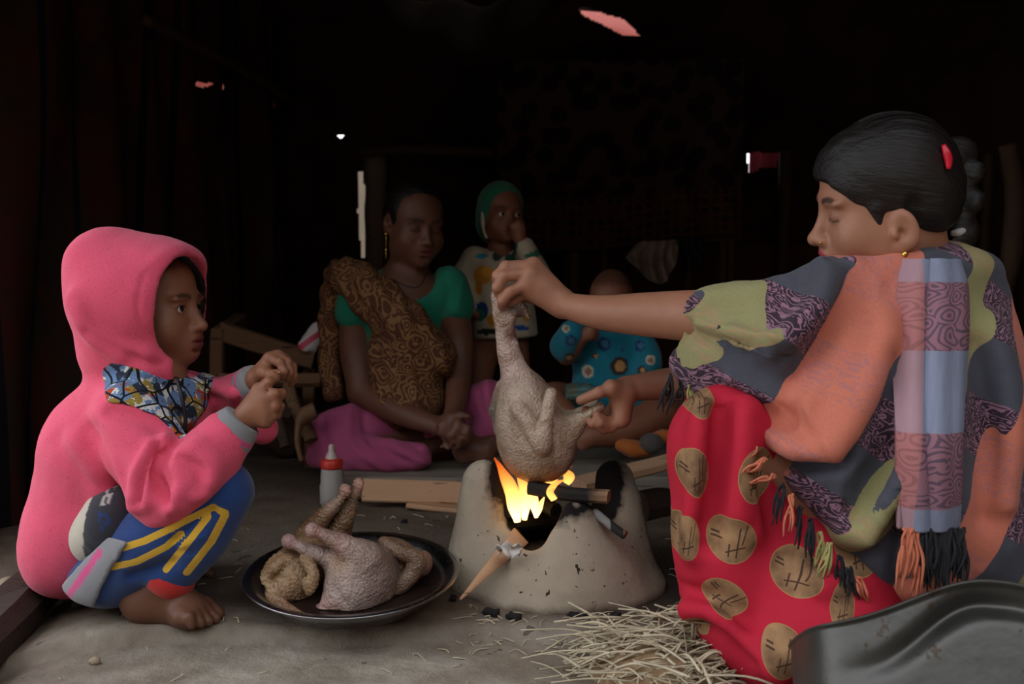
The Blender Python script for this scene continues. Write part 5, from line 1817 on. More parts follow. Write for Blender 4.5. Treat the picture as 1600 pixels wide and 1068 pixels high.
def shawl_mat(name):
    """plaid of salmon, olive, grey and paisley squares; coordinates in photo-pixel sized millimetres"""
    t = NT(name); v = t.attr('st').outputs['Vector']; q = t.sep(v)
    f = t.math('FRACT', t.math('DIVIDE', t.math('ADD', q[0], 40 + 275 * 8), 275))
    chk = t.math('LESS_THAN', t.math('FRACT', t.math('DIVIDE', t.math('ADD', q[1], 20 + 170 * 8), 170)), .5)
    chk2 = t.math('LESS_THAN', t.math('FRACT', t.math('DIVIDE', t.math('ADD', q[1], 60 + 170 * 8), 170)), .5)
    pv = t.vmath('ADD', v, t.vmath('SCALE', t.vmath('SUBTRACT', t.node('ShaderNodeTexNoise', Vector=v, Scale=.035, Detail=1.0).outputs['Color'], (.5, .5, .5))))
    vs = t.node('ShaderNodeVectorMath', dict(operation='SCALE'), _0=t.vmath('SUBTRACT', t.node('ShaderNodeTexNoise', Vector=v, Scale=.03, Detail=1.0).outputs['Color'], (.5, .5, .5)), Scale=34.0).outputs[0]
    pv = t.vmath('ADD', v, vs)
    d1 = t.node('ShaderNodeTexVoronoi', dict(voronoi_dimensions='2D'), Vector=pv, Scale=.040, Randomness=.8).outputs['Distance']
    d2 = t.node('ShaderNodeTexVoronoi', dict(voronoi_dimensions='2D'), Vector=pv, Scale=.11).outputs['Distance']
    ring = t.math('GREATER_THAN', t.math('SINE', t.math('MULTIPLY', d1, 33)), .68)
    dot = t.math('LESS_THAN', d2, .26)
    lace = t.math('MAXIMUM', ring, dot)
    lace = t.math('MULTIPLY', lace, t.math('GREATER_THAN', t.noise(v, .35, 2), .40))
    fib = t.noise(t.mapping(v, (1, .15, 1)), 1.1, 3, .7)
    fib2 = t.noise(t.mapping(v, (.15, 1, 1)), 1.1, 3, .7)
    fb_ = t.math('MULTIPLY_ADD', t.math('ADD', fib, fib2), .45, .55)
    grey = srgb(76, 76, 86)
    pais = t.mix(lace, srgb(58, 44, 54), srgb(146, 108, 126))
    salm = t.mix(t.math('MULTIPLY', t.math('MULTIPLY', lace, chk2), .45), srgb(196, 114, 94), srgb(150, 108, 124))
    oliv = t.mix(t.math('MULTIPLY', t.math('MULTIPLY', lace, chk), .6), srgb(146, 140, 98), srgb(176, 132, 104))
    gp = t.mix(chk, grey, pais)
    gp2 = t.mix(chk, pais, grey)
    c = t.mix(t.math('GREATER_THAN', f, .29), salm, gp)
    c = t.mix(t.math('GREATER_THAN', f, .565), c, oliv)
    c = t.mix(t.math('GREATER_THAN', f, .73), c, gp2)
    c = t.mix(1.0, c, t.node('ShaderNodeCombineColor', _0=fb_, _1=fb_, _2=fb_).outputs[0], 'MULTIPLY')
    return t.done(c, .95, t.bump(t.math('ADD', fib, fib2), .35, .002), spec=.12, Sheen_Weight=.08), t


M_shawl, _ = shawl_mat('paisley_plaid_wool')
shawl = raw('shawl', V, F, M_shawl, wom, st=shawl_st(V))
print('shawl', len(V))
SHAWL_V = V

# ---- loose end of a second, paler scarf hanging down the back
def near_y(u, v, dflt=1.36):
    """depth of the shawl surface that faces the viewer at a pixel"""
    pr = np.stack([(SHAWL_V[:, 0]) / SHAWL_V[:, 1] * 1.0, (SHAWL_V[:, 2] - CAM_H) / SHAWL_V[:, 1]], 1)
    a = P(u, v, 1.0); t0 = np.array([a[0], a[2] - CAM_H])
    m = np.linalg.norm(pr - t0, axis=1) < .008
    return float(SHAWL_V[m, 1].min()) if m.any() else dflt


cen = [(1462, 408), (1466, 450), (1466, 520), (1463, 600), (1461, 690), (1459, 770), (1457, 828)]
wid = [46, 54, 56, 54, 52, 52, 50]
cy = [min(near_y(u + dx, v) for dx in (-40, 0, 40)) - .010 for u, v in cen]
cy[0] = min(cy[0], cy[1] + .02)
cen3 = spline(np.array([P(u, v, y) for (u, v), y in zip(cen, cy)]), 60); widm = spline(np.array([[w_ * y / FOC] for w_, y in zip(wid, cy)]), 60)[:, 0]


def tail_fn(u, v):
    p = np.stack([np.interp(v * 59, np.arange(60), cen3[:, d]) for d in range(3)], 1); x = (u - .5) * 2
    p[:, 0] += x * np.interp(v * 59, np.arange(60), widm)
    p[:, 1] += .030 * x ** 2 * (x > 0) + .022 * x ** 2 * (x < 0) + .006 * np.sin(u * 19 + 1.2 * np.sin(v * 4)) * (.25 + .75 * sstep(.7, .1, u))
    return p


V, F = sheet_vf(tail_fn, 60, 120, .008)
t = NT('pale_paisley_scarf'); v = t.attr('st').outputs['Vector']; q = t.sep(v)
vs = t.node('ShaderNodeVectorMath', dict(operation='SCALE'), _0=t.vmath('SUBTRACT', t.node('ShaderNodeTexNoise', Vector=v, Scale=24.0, Detail=1.0).outputs['Color'], (.5, .5, .5)), Scale=.035).outputs[0]
d1 = t.node('ShaderNodeTexVoronoi', dict(voronoi_dimensions='2D'), Vector=t.vmath('ADD', v, vs), Scale=38.0, Randomness=.8).outputs['Distance']
lace = t.math('GREATER_THAN', t.math('SINE', t.math('MULTIPLY', d1, 26)), .30)
pk = t.mix(lace, srgb(148, 106, 118), srgb(100, 80, 96))
pb = t.mix(t.noise(t.mapping(v, (1, .1, 1)), 200, 3), srgb(116, 122, 146), srgb(146, 152, 172))
row = t.math('FRACT', t.math('MULTIPLY_ADD', q[1], 5.3, .20))
c = t.mix(t.math('GREATER_THAN', row, .5), pb, pk)
c = t.mix(t.math('LESS_THAN', q[0], .024), c, t.mix(.4, c, srgb(204, 124, 108)))
M_scarf = t.done(c, .95, t.bump(t.noise(v, 600, 2), .3, .002), spec=.1)
tail = raw('scarf_end', V, F, M_scarf, shawl, st=uvst(60, 120, .095, .38))

# ---- knotted fringe tassels
M_fr = {k: simple(k + '_fringe', c_, .95, .2, 60) for k, c_ in dict(black=srgb(34, 32, 36), olive=srgb(160, 150, 96), salmon=srgb(196, 112, 84)).items()}


def tassel(u, v, y, du, dv, mat, par, n=4, r=.0014):
    parts = []
    root = P(u, v, y)
    for i in range(n):
        e = P(u + du + rng.uniform(-9, 9), v + dv * rng.uniform(.75, 1.1), y + rng.uniform(-.008, .004))
        k = root * .45 + e * .55 + np.array([rng.uniform(-.006, .006), rng.uniform(-.006, .002), rng.uniform(-.004, .004)])
        parts.append(tube_vf([root + rng.uniform(-.003, .003, 3), root * .75 + k * .25 + rng.uniform(-.004, .004, 3), k, e], [r * 1.3, r * 1.2, r * 1.5, r * .7], 5, 12))
    parts.append(lathe_vf([(0, -.005), (.0042, -.002), (.0046, .001), (.003, .004), (0, .005)], 8, root * .55 + P(u + du, v + dv, y) * .45))
    V, F = merge(parts)
    return raw('tassel', V, F, mat, par)


for (u, v, y, du, dv, m, n) in [
        (1048, 586, 1.52, -14, 62, 'black', 5), (1064, 594, 1.52, -8, 52, 'black', 4), (1078, 600, 1.50, 6, 38, 'olive', 5), (1096, 606, 1.48, 6, 44, 'olive', 5), (1116, 614, 1.46, -2, 50, 'olive', 4), (1136, 628, 1.44, 4, 48, 'olive', 4),
        (1154, 650, 1.38, -4, 55, 'black', 5), (1166, 664, 1.36, 0, 60, 'black', 5), (1180, 700, 1.34, -22, 40, 'salmon', 5), (1196, 716, 1.33, -30, 26, 'salmon', 5), (1210, 742, 1.33, -30, 12, 'salmon', 4), (1222, 756, 1.33, -8, 62, 'black', 4),
        (1236, 772, 1.32, -4, 60, 'salmon', 4), (1252, 792, 1.32, -10, 60, 'black', 4), (1266, 812, 1.31, 2, 62, 'black', 5), (1282, 832, 1.31, -4, 56, 'olive', 6), (1296, 850, 1.30, -12, 50, 'olive', 6), (1312, 868, 1.30, 2, 62, 'black', 5), (1326, 886, 1.29, 8, 46, 'black', 5), (1338, 902, 1.29, 16, 36, 'salmon', 5)]:
    tassel(u, v, y, du, dv, M_fr[m], shawl, n)
for i, u in enumerate(range(1414, 1508, 7)):
    tassel(u, 826, cy[-1] - .002, rng.uniform(-12, 4) if u < 1440 else rng.uniform(-4, 6), rng.uniform(70, 105), M_fr['salmon' if u < 1440 else 'black'], tail, 6, .0016)
# ================================================================== woman seated behind the stove
sit = thing('person', 'woman seated cross-legged in brown patterned sari and green blouse, hands clasped', 'person', (P(620, 745, 2.66)[0], 2.66, PLZ))
SB = srgb(108, 70, 54)
a = math.radians(30)
SF = Frame(P(646, 352, 2.66), (math.sin(a), -math.cos(a), -.16), (0.05, 0, 1), .93)
Q = lambda u, v, d=0: P(u, v, 2.66 + d)
vv = Vol([-.56, 2.34, .04], [.06, 2.86, .86], .0075, [(2, .58, .80, .0036), (0, -.34, -.16, .0036), (2, .13, .24, .004), (0, -.26, -.06, .004)])
head(vv, SF, 'down', 1.0, chub=1.0)
vv.add(cap(SF.p(0, .025, -.06), Q(632, 450, .02), .043, .046), .03)
vv.add(cap(Q(588, 470, .02), Q(680, 470, .02), .052, .050), .05)
vv.add(chain([Q(630, 475, .03), Q(630, 560, .04), Q(630, 690, .05)], [.10, .10, .12]), .05)
vv.add(chain([Q(560, 472, .0), Q(556, 545, .0), Q(566, 612, -.03)], [.048, .044, .038]), .03)
vv.add(chain([Q(566, 612, -.03), Q(625, 643, -.12), Q(690, 668, -.20)], [.038, .034, .022]), .015)
vv.add(chain([Q(706, 478, .0), Q(716, 540, .0), Q(716, 600, -.06), Q(708, 655, -.18)], [.046, .042, .034, .023]), .03)
y = -.225
hand(vv, Q(692, 665, -.20), [[Q(716, 661, y - .02), Q(731, 668, y - .025), Q(735, 680, y - .02), Q(733, 688, y - .01)], [Q(715, 669, y - .025), Q(728, 677, y - .03), Q(730, 688, y - .024), Q(727, 695, y - .014)],
                              [Q(711, 676, y - .026), Q(720, 686, y - .03), Q(718, 695, y - .026), Q(714, 699, y - .016)], [Q(704, 680, y - .022), Q(708, 690, y - .026), Q(704, 697, y - .02)]],
     [Q(705, 652, y), Q(720, 648, y - .006), Q(731, 651, y - .008)], .0098, 1.4)
hand(vv, Q(709, 652, -.19), [[Q(724, 672, y + .01), Q(733, 684, y + .006), Q(726, 695, y + .0)], [Q(716, 680, y + .01), Q(722, 692, y + .006), Q(713, 700, y)], [Q(706, 684, y + .01), Q(710, 697, y + .006), Q(700, 700, y)], [Q(698, 684, y + .01), Q(698, 696, y + .006), Q(690, 698, y)]],
     [Q(700, 655, y + .01), Q(690, 664, y), Q(688, 676, y)], .0092, 1.35)
for s_ in (-1, 1):
    vv.add(chain([Q(630 + s_ * 40, 690, .05), Q(630 + s_ * 105, 676, -.02), Q(650, 706, -.10)], [.055, .034, .022]), .02)
foot(vv, Q(715, 705, -.17), Q(778, 704, -.19), Q(722, 690, -.15), (0, -.4, -.9), 1.05)
V, F = vv.mesh(1)
V[:, 2] = np.maximum(V[:, 2], PLZ + .002)
col = tone(V, SB, .12, 16, 8)
col = face_col(V, SF, col, SB, srgb(112, 58, 56), .8, 0, lash=-1)
raw('body', V, F, M_skin, sit, col=col)
# hair
vv = Vol(SF.o - .19, SF.o + .19, .0045)
vv.add(SF.ell((0, .012, .040), (.081, .097, .090)), .01)
vv.add(SF.ell((0, .060, -.005), (.060, .055, .060)), .03)
vv.sub(SF.ell((0, -.112, -.030), (.095, .066, .088)), .012)
vv.sub(SF.ell((0, -.048, -.080), (.12, .066, .074)), .014)
for q in (-1, 1):
    vv.sub(SF.ell((q * .085, .010, -.004), (.022, .018, .036)), .008)
sh = hair_obj('hair', vv, SF, sit)
# earring with a chain
e0 = SF.p(-.079, .006, -.030)
V, F = merge([lathe_vf([(0, -.006), (.005, -.003), (.006, 0), (.004, .004), (0, .006)], 12, e0), tube_vf([e0, e0 - [0, .002, .040]], .0011, 6, 4), lathe_vf([(0, -.006), (.004, -.002), (.005, 0), (.003, .004), (0, .006)], 12, e0 - [0, .002, .042]), tube_vf([e0 - [0, .002, .045], e0 - [0, .002, .066]], [.0022, .0012], 6, 4)])
raw('earring', V, F, M_gold, sit)
V, F = tube_vf([Q(612, 436, -.075), Q(640, 448, -.10), Q(656, 446, -.09), Q(668, 425, -.06)], .0018, 6, 20)
raw('necklace_cord', V, F, simple('black_cord', srgb(22, 18, 18), .7), sit)
# green blouse
vv = Vol([-.52, 2.48, .34], [-.04, 2.86, .70], .006)
vv.add(cap(Q(585, 472, .02), Q(682, 472, .02), .062, .060), .04)
vv.add(chain([Q(630, 480, .03), Q(630, 545, .04)], [.115, .112]), .05)
vv.add(chain([Q(562, 458, .0), Q(556, 486, .0)], [.056, .056]), .02)
vv.add(chain([Q(700, 448, .0), Q(712, 478, .0)], [.056, .052]), .02)
vv.sub(ell(Q(640, 425, -.05), [.072, .11, .075]), .012)
vv.sub(plane(Q(556, 497, 0), (-.1, 0, -1)), .004, cut=True) if False else None
V, F = vv.mesh(1); V = V + normals(V, F) * (.0025 * noise(V, 26, 7, 2))[:, None]
V = press(V, normals(V, F), [([(690, 420), (700, 460), (690, 490)], -.005, .008), ([(722, 440), (716, 478)], .004, .008)], 2.6)
raw('blouse', V, F, cloth('green_cotton', .1, srgb(36, 124, 98), 400, .3), sit)
# brown sari over the shoulder
vv = Vol([-.56, 2.40, .05], [-.06, 2.86, .70], .006)
vv.add(chain([Q(545, 432, -.02), Q(580, 460, -.05), Q(632, 510, -.08), Q(680, 560, -.075)], [.052, .062, .068, .058]), .03)
vv.add(ell(Q(632, 570, -.02), [.112, .105, .13]), .04)
vv.add(ell(Q(640, 630, -.05), [.095, .10, .07]), .04)
vv.add(chain([Q(535, 430, .03), Q(518, 480, .04), Q(516, 560, .04), Q(522, 615, .02)], [.046, .034, .032, .026]), .02)
vv.sub(ell(Q(655, 430, -.10), [.060, .10, .060]), .012)
vv.sub(chain([Q(556, 495, -.02), Q(556, 545, -.02), Q(566, 612, -.05)], [.046, .046, .040]), .008)
vv.sub(plane(Q(516, 622, 0), (0, 0, -1)), .004, cut=True) if False else None
V, F = vv.mesh(1)
V = V + normals(V, F) * (.004 * noise(V, 13, 17, 2) + .0035 * np.sin((V[:, 0] * .8 + V[:, 2] * .35) * 170 + 3 * noise(V, 6, 3)))[:, None]
V = press(V, normals(V, F), [([(560, 420), (620, 480), (700, 545)], .007, .012), ([(545, 450), (600, 510), (690, 590)], -.006, .010), ([(590, 520), (598, 580), (620, 640)], -.007, .010), ([(640, 540), (648, 600), (655, 640)], .006, .010)], 2.56)
t = NT('brown_paisley_sari'); v = t.coord()
vs = t.node('ShaderNodeVectorMath', dict(operation='SCALE'), _0=t.vmath('SUBTRACT', t.node('ShaderNodeTexNoise', Vector=v, Scale=16.0, Detail=1.0).outputs['Color'], (.5, .5, .5)), Scale=.06).outputs[0]
d1 = t.node('ShaderNodeTexVoronoi', dict(), Vector=t.vmath('ADD', v, vs), Scale=20.0).outputs['Distance']
d2 = t.node('ShaderNodeTexVoronoi', dict(), Vector=v, Scale=90.0).outputs['Distance']
lace = t.math('GREATER_THAN', t.math('SINE', t.math('MULTIPLY', d1, 30)), .25)
c = t.mix(t.math('MAXIMUM', lace, t.math('LESS_THAN', d2, .28)), srgb(84, 52, 36), srgb(134, 98, 64))
c = t.mix(t.math('GREATER_THAN', t.noise(v, 10, 2), .6), c, t.mix(.5, c, srgb(70, 30, 24)))
M_sari = t.done(c, .85, t.bump(t.noise(v, 300, 2), .3, .002), spec=.2)
raw('sari', V, F, M_sari, sit)
# magenta petticoat over the knees
vv = Vol([-.58, 2.34, .04], [.08, 2.86, .32], .006)
vv.add(chain([Q(620, 695, .03), Q(560, 672, -.04), Q(520, 672, -.06)], [.085, .072, .058]), .03)
vv.add(chain([Q(520, 690, -.07), Q(580, 712, -.14), Q(655, 712, -.17)], [.060, .052, .034]), .03)
vv.add(ell(Q(545, 715, -.08), [.11, .09, .045]), .03)
vv.add(chain([Q(660, 690, .03), Q(720, 650, .0), Q(762, 625, -.03)], [.08, .065, .050]), .03)
vv.add(chain([Q(762, 625, -.04), Q(768, 660, -.08), Q(745, 690, -.12)], [.048, .044, .028]), .03)
V, F = vv.mesh(1)
V = V + normals(V, F) * (.004 * noise(V, 12, 27, 2) + .002 * noise(V, 34, 28, 2))[:, None]
V = press(V, normals(V, F), [([(560, 632), (575, 680), (640, 715)], -.010, .010), ([(540, 640), (552, 690), (610, 728)], .007, .010), ([(580, 645), (620, 690), (670, 715)], .007, .010), ([(500, 660), (520, 710), (560, 735)], -.006, .010), ([(605, 650), (650, 690), (685, 712)], -.006, .008),
                             ([(745, 600), (752, 640), (770, 655)], -.007, .007), ([(760, 600), (765, 630)], .005, .007)], 2.52)
V[:, 2] = np.maximum(V[:, 2], PLZ + .001)
raw('petticoat', V, F, cloth('magenta_cotton', .1, srgb(172, 80, 118), 400, .3), sit)

# ================================================================== toddler standing behind her
tod = thing('person', 'toddler standing in cream printed shirt and green cap, hand at mouth', 'person', (P(785, 600, 2.93)[0], 2.93, .07))
TB = srgb(136, 88, 66)
Q = lambda u, v, d=0: P(u, v, 2.88 + d)
a = math.radians(22)
TF = Frame(Q(783, 338), (math.sin(a), -math.cos(a), .03), (.04, 0, 1), .76)
vv = Vol(Q(700, 680) - [.03, .2, .05], Q(860, 275) + [.05, .2, .03], .007, [(2, .62, .80, .0034), (0, -.10, .06, .0036)])
head(vv, TF, 'open', .0, nose=.95, mouth=.0022, chub=1.16)
vv.add(cap(TF.p(0, .02, -.06), Q(783, 410), .030, .034), .02)
vv.add(chain([Q(784, 420), Q(784, 520)], [.065, .075]), .03)
vv.add(chain([Q(735, 410), Q(724, 450, -.02), Q(745, 490, -.05)], [.028, .024, .018]), .01)
vv.add(chain([Q(825, 408), Q(840, 430, -.06), Q(812, 372, -.10)], [.028, .024, .018]), .01)
hand(vv, Q(811, 370, -.10), [[Q(804, 352, -.108), Q(797, 350, -.10), Q(794, 357, -.085)], [Q(809, 350, -.114), Q(800, 353, -.112), Q(797, 361, -.095)], [Q(813, 352, -.112), Q(805, 358, -.115), Q(801, 365, -.10)], [Q(816, 357, -.108), Q(809, 363, -.112), Q(805, 368, -.10)]], [Q(803, 366, -.09), Q(798, 360, -.085), Q(796, 353, -.08)], .0075, 1.35)
for u in (750, 806):
    vv.add(chain([Q(u + (784 - u) * .3, 520), Q(u, 585, -.01), np.r_[Q(u, 640)[:2], .10]], [.048, .040, .028]), .02)
    foot(vv, np.r_[Q(u, 640)[0], 2.90, .092], np.r_[Q(u, 640)[0] + .01, 2.79, .082], np.r_[Q(u, 640)[:2], .11], (1 if u > 784 else -1, 0, 0), .75)
V, F = vv.mesh(1)
col = tone(V, TB, .12, 20, 9)
col = face_col(V, TF, col, TB, srgb(128, 70, 62), .6, .5, hairline=.085)
raw('body', V, F, M_skin, tod, col=col)
eyeballs(TF, tod, look=(22, 2))
vv = Vol(TF.o - .16, TF.o + .17, .004)
vv.add(TF.ell((0, .014, .040), (.086, .104, .096)), .01)
vv.add(TF.ell((0, .045, -.03), (.080, .070, .075)), .03)
vv.sub(TF.ell((0, -.105, -.016), (.076, .115, .104)), .008)
V, F = vv.mesh(1)
cap_ = raw('cap', V, F, cloth('green_knit', .2, srgb(44, 116, 92), 300, .5), tod)
th = np.linspace(-2.2, 2.2, 30)
rim = [TF.p(.078 * math.sin(x), -.012 + .018 * math.cos(x) - .0 * x, -.02 + .112 * math.cos(x)) for x in th]
V, F = tube_vf(rim, .0055, 8, 50)
raw('cap_trim', V, F, simple('cream_trim', srgb(196, 188, 172), .9), cap_)
vv = Vol(Q(700, 540) - [.03, .2, .0], Q(860, 380) + [.05, .2, .03], .005)
vv.add(ell(Q(784, 425), [.088, .075, .055]), .02)
vv.add(chain([Q(784, 430), Q(786, 470), Q(789, 520)], [.080, .088, .096]), .03)
vv.add(chain([Q(742, 405), Q(724, 440, -.01), Q(736, 478, -.04)], [.040, .036, .030]), .02)
vv.add(chain([Q(822, 405), Q(838, 425, -.05), Q(820, 385, -.095)], [.042, .038, .028]), .02)
vv.sub(plane(Q(784, 526), (.03, 0, -1)), .006, cut=True)
vv.sub(cap(Q(785, 372, -.02), Q(787, 398, -.10), .030, .022), .008)
V, F = vv.mesh(1)
V = V + normals(V, F) * (.003 * noise(V, 22, 37, 2))[:, None]
px = to_px(V)
base = np.tile(np.array(srgb(190, 178, 154)), (len(V), 1)) * (1 + .08 * noise(V, 30, 2))[:, None]
fr = V[:, 1] < 2.86


def blob(col, px, fr, cu, cv_, ru, rv, c, an=0):
    a = math.radians(an); dx, dy = px[:, 0] - cu, px[:, 1] - cv_
    m = (((dx * math.cos(a) + dy * math.sin(a)) / ru) ** 2 + ((-dx * math.sin(a) + dy * math.cos(a)) / rv) ** 2 < 1) & fr
    col[m] = c


for cu, cv_, ru, rv, c, an in [(752, 400, 10, 4, srgb(52, 150, 160), 0), (754, 430, 14, 15, srgb(206, 138, 44), 0), (762, 424, 10, 8, srgb(224, 160, 60), 20), (748, 450, 6, 10, srgb(196, 128, 44), 0), (753, 485, 10, 14, srgb(30, 64, 110), 0), (750, 492, 7, 10, srgb(30, 110, 90), 0),
                                (768, 500, 7, 10, srgb(206, 138, 44), 0), (762, 518, 17, 5, srgb(30, 30, 36), 0), (815, 512, 12, 4, srgb(44, 84, 160), 8), (822, 494, 7, 8, srgb(206, 150, 60), 0), (838, 396, 20, 5, srgb(52, 120, 96), -15), (805, 388, 3, 30, srgb(50, 80, 70), 10), (780, 395, 8, 14, srgb(44, 70, 62), 30), (798, 410, 10, 14, srgb(44, 92, 80), -20)]:
    blob(base, px, fr, cu, cv_, ru, rv, c, an)
raw('shirt', V, F, cloth('cream_cotton', .1, None, 400, .3), tod, col=base)

# ================================================================== toddler in blue, sitting
blu = thing('person', 'toddler sitting in blue printed suit behind the outstretched arm', 'person', (P(950, 690, 2.78)[0], 2.78, PLZ))
BB = srgb(138, 88, 66)
Q = lambda u, v, d=0: P(u, v, 2.78 + d)
BF = Frame(Q(955, 474), (-.28, -.92, -.34), (0, -.1, 1), .78)
vv = Vol(Q(830, 720) - [.03, .3, .03], Q(1075, 405) + [.05, .2, .03], .007, [(2, .40, .64, .0045), (2, .04, .2, .0045)])
head(vv, BF, 'open', .0, nose=.95, chub=1.16)
vv.add(cap(BF.p(0, .02, -.06), Q(952, 530, .02), .03, .035), .02)
vv.add(chain([Q(950, 540, .03), Q(952, 630, .03)], [.07, .08]), .03)
vv.add(chain([Q(905, 530, -.02), Q(885, 555, -.06), Q(912, 525, -.12)], [.03, .028, .018]), .01)
hand(vv, Q(914, 522, -.12), [[Q(922, 512, -.135), Q(929, 512, -.13), Q(931, 518, -.12)], [Q(925, 516, -.138), Q(932, 517, -.132), Q(933, 523, -.12)], [Q(926, 521, -.138), Q(933, 523, -.132), Q(933, 528, -.12)], [Q(924, 526, -.135), Q(930, 529, -.13), Q(929, 533, -.12)]], [Q(918, 518, -.11), Q(925, 511, -.105), Q(930, 509, -.10)], .0075, 1.35)
vv.add(chain([Q(1000, 540, .0), Q(1015, 590, -.06), Q(990, 630, -.12)], [.03, .028, .02]), .01)
vv.add(chain([Q(915, 640, .0), Q(862, 622, -.12), Q(900, 668, -.24)], [.055, .044, .030]), .02)
vv.add(chain([Q(985, 640, .0), Q(1035, 640, -.14), Q(985, 668, -.22), Q(925, 680, -.26)], [.058, .052, .044, .030]), .02)
foot(vv, Q(935, 682, -.24), Q(897, 690, -.28), Q(925, 676, -.24), (0, -.6, -.8), .78)
V, F = vv.mesh(1)
V[:, 2] = np.maximum(V[:, 2], PLZ + .003)
col = tone(V, BB, .12, 20, 11)
col = face_col(V, BF, col, BB, srgb(120, 66, 58), .6, .55, hairline=.088)
raw('body', V, F, M_skin, blu, col=col)
eyeballs(BF, blu)
vv = Vol(Q(840, 680) - [.03, .28, .0], Q(1060, 470) + [.03, .2, .02], .005)
vv.add(ell(Q(950, 540, .02), [.105, .085, .060]), .02)
vv.add(chain([Q(950, 555, .02), Q(952, 625, .02)], [.098, .108]), .04)
vv.add(chain([Q(912, 515, .0), Q(886, 540, -.06), Q(893, 520, -.11)], [.046, .046, .036]), .02)
vv.add(chain([Q(995, 525, .0), Q(1012, 570, -.06), Q(992, 620, -.12)], [.044, .040, .034]), .02)
vv.add(chain([Q(925, 640, .0), Q(885, 630, -.06)], [.062, .052]), .03)
vv.add(chain([Q(975, 645, .0), Q(1005, 642, -.06)], [.064, .058]), .03)
V, F = vv.mesh(1)
V = V + normals(V, F) * (.003 * noise(V, 20, 47, 2))[:, None]
px = to_px(V); fr = V[:, 1] < 2.80
base = np.tile(np.array(srgb(32, 122, 142)), (len(V), 1)) * (1 + .10 * noise(V, 24, 2))[:, None]
for i, (cu, cv_, r) in enumerate([(892, 532, 9), (884, 513, 6), (890, 560, 9), (944, 537, 11), (918, 580, 10), (968, 572, 15), (1000, 540, 9), (1016, 562, 8), (1003, 578, 7), (930, 610, 9), (985, 605, 9), (930, 556, 5), (973, 545, 3), (955, 602, 8)]):
    c1, c2 = [(srgb(40, 70, 110), srgb(70, 120, 150)), (srgb(206, 196, 170), srgb(150, 110, 90)), (srgb(60, 50, 50), srgb(200, 150, 90))][i % 3]
    blob(base, px, fr, cu, cv_, r, r * .95, c1, 20 * i)
    blob(base, px, fr, cu + 1, cv_, r * .6, r * .55, c2, 20 * i)
V[:, 2] = np.maximum(V[:, 2], PLZ + .001)
raw('suit', V, F, cloth('blue_fleece', .2, None, 400, .3), blu, col=base)

# glass jar lying between them
jr = basis(P(935, 604, 2.5) - P(885, 606, 2.5), (0, 0, 1))
Rj = np.stack([jr[:, 1], jr[:, 2], jr[:, 0]], 1)
t = NT('green_glass'); M_glass = t.done(srgb(190, 214, 196), .06, spec=.5, Transmission_Weight=.9, IOR=1.3)
prof = [(0, 0), (.020, 0), (.022, .004)] + [(.022 + (.0012 if i % 2 else 0), .010 + i * .006) for i in range(9)] + [(.017, .070), (.011, .078), (.011, .092), (.013, .093), (.013, .098), (0, .098)]
JO = P(884, 612, 2.60)
# ================================================================== dented tin in the near right corner
t = NT('old_tin'); v = t.coord()
n = t.noise(v, 9, 5, .65)
c = t.mix(n, srgb(58, 58, 57), srgb(92, 90, 86))
c = t.mix(t.math('GREATER_THAN', t.noise(v, 26, 4, .7), .63), c, srgb(66, 56, 48))
M_tin = t.done(c, t.math('MULTIPLY_ADD', n, .3, .28), t.bump(t.noise(v, 14, 4), .25, .01), .75)
TC = np.array([P(1478, 1000, 1.07)[0] + .015, 1.09, .0])
RT = rot(-6, -30, 0)


def tin_fn(u, v):
    """rounded-square tin tipped away from the viewer; the near side of its rim is bent"""
    th = u * 2 * math.pi
    k = (np.abs(np.cos(th)) ** 5 + np.abs(np.sin(th)) ** 5) ** -.2
    x = .158 * k * np.cos(th); y = .12 * k * np.sin(th)
    front = np.clip(-np.sin(th), 0, 1) ** 1.0
    top = .108 + front * (.052 * sstep(-.16, .03, x) - .018 * sstep(.04, .15, x) - .006)
    z = v * top
    d = top - z
    crease = .020 * np.exp(-((d - .022 - .030 * sstep(.02, -.1, x)) / .012) ** 2) * front * np.exp(-((x - .0) / .09) ** 2)
    lip = .006 * sstep(.965, .995, v)
    q = np.stack([x * (1 + lip * 3), y + crease + lip * np.sin(th), z], 1)
    return q @ RT.T + TC


V, F = sheet_vf(tin_fn, 161, 80, .0035)
V[:, 2] += -.020 - V[:, 2].min()
vb, fb_ = lathe_vf([(0, .004), (.1, .004), (.1, .0), (0, .0)], 12)
tin = tag(raw('dented_tin', V, F, M_tin), 'large dented grey tin with bent rim in the near right corner', 'tin')

# ================================================================== straw heap
M_straw = simple('dry_straw', srgb(188, 174, 148), .75, .55, 22, .3, .002)
M_chaff = simple('brown_chaff', srgb(150, 122, 92), .9, .35, 60, .5, .003)
HC = np.array([P(1050, 1040, 1.42)[0], 1.42, -.02])
parts = []


def stalk(a, b, bend, r):
    m = (a + b) / 2 + bend
    return tube_vf([a, m, b], [r, r, r * .8], 5, 8)


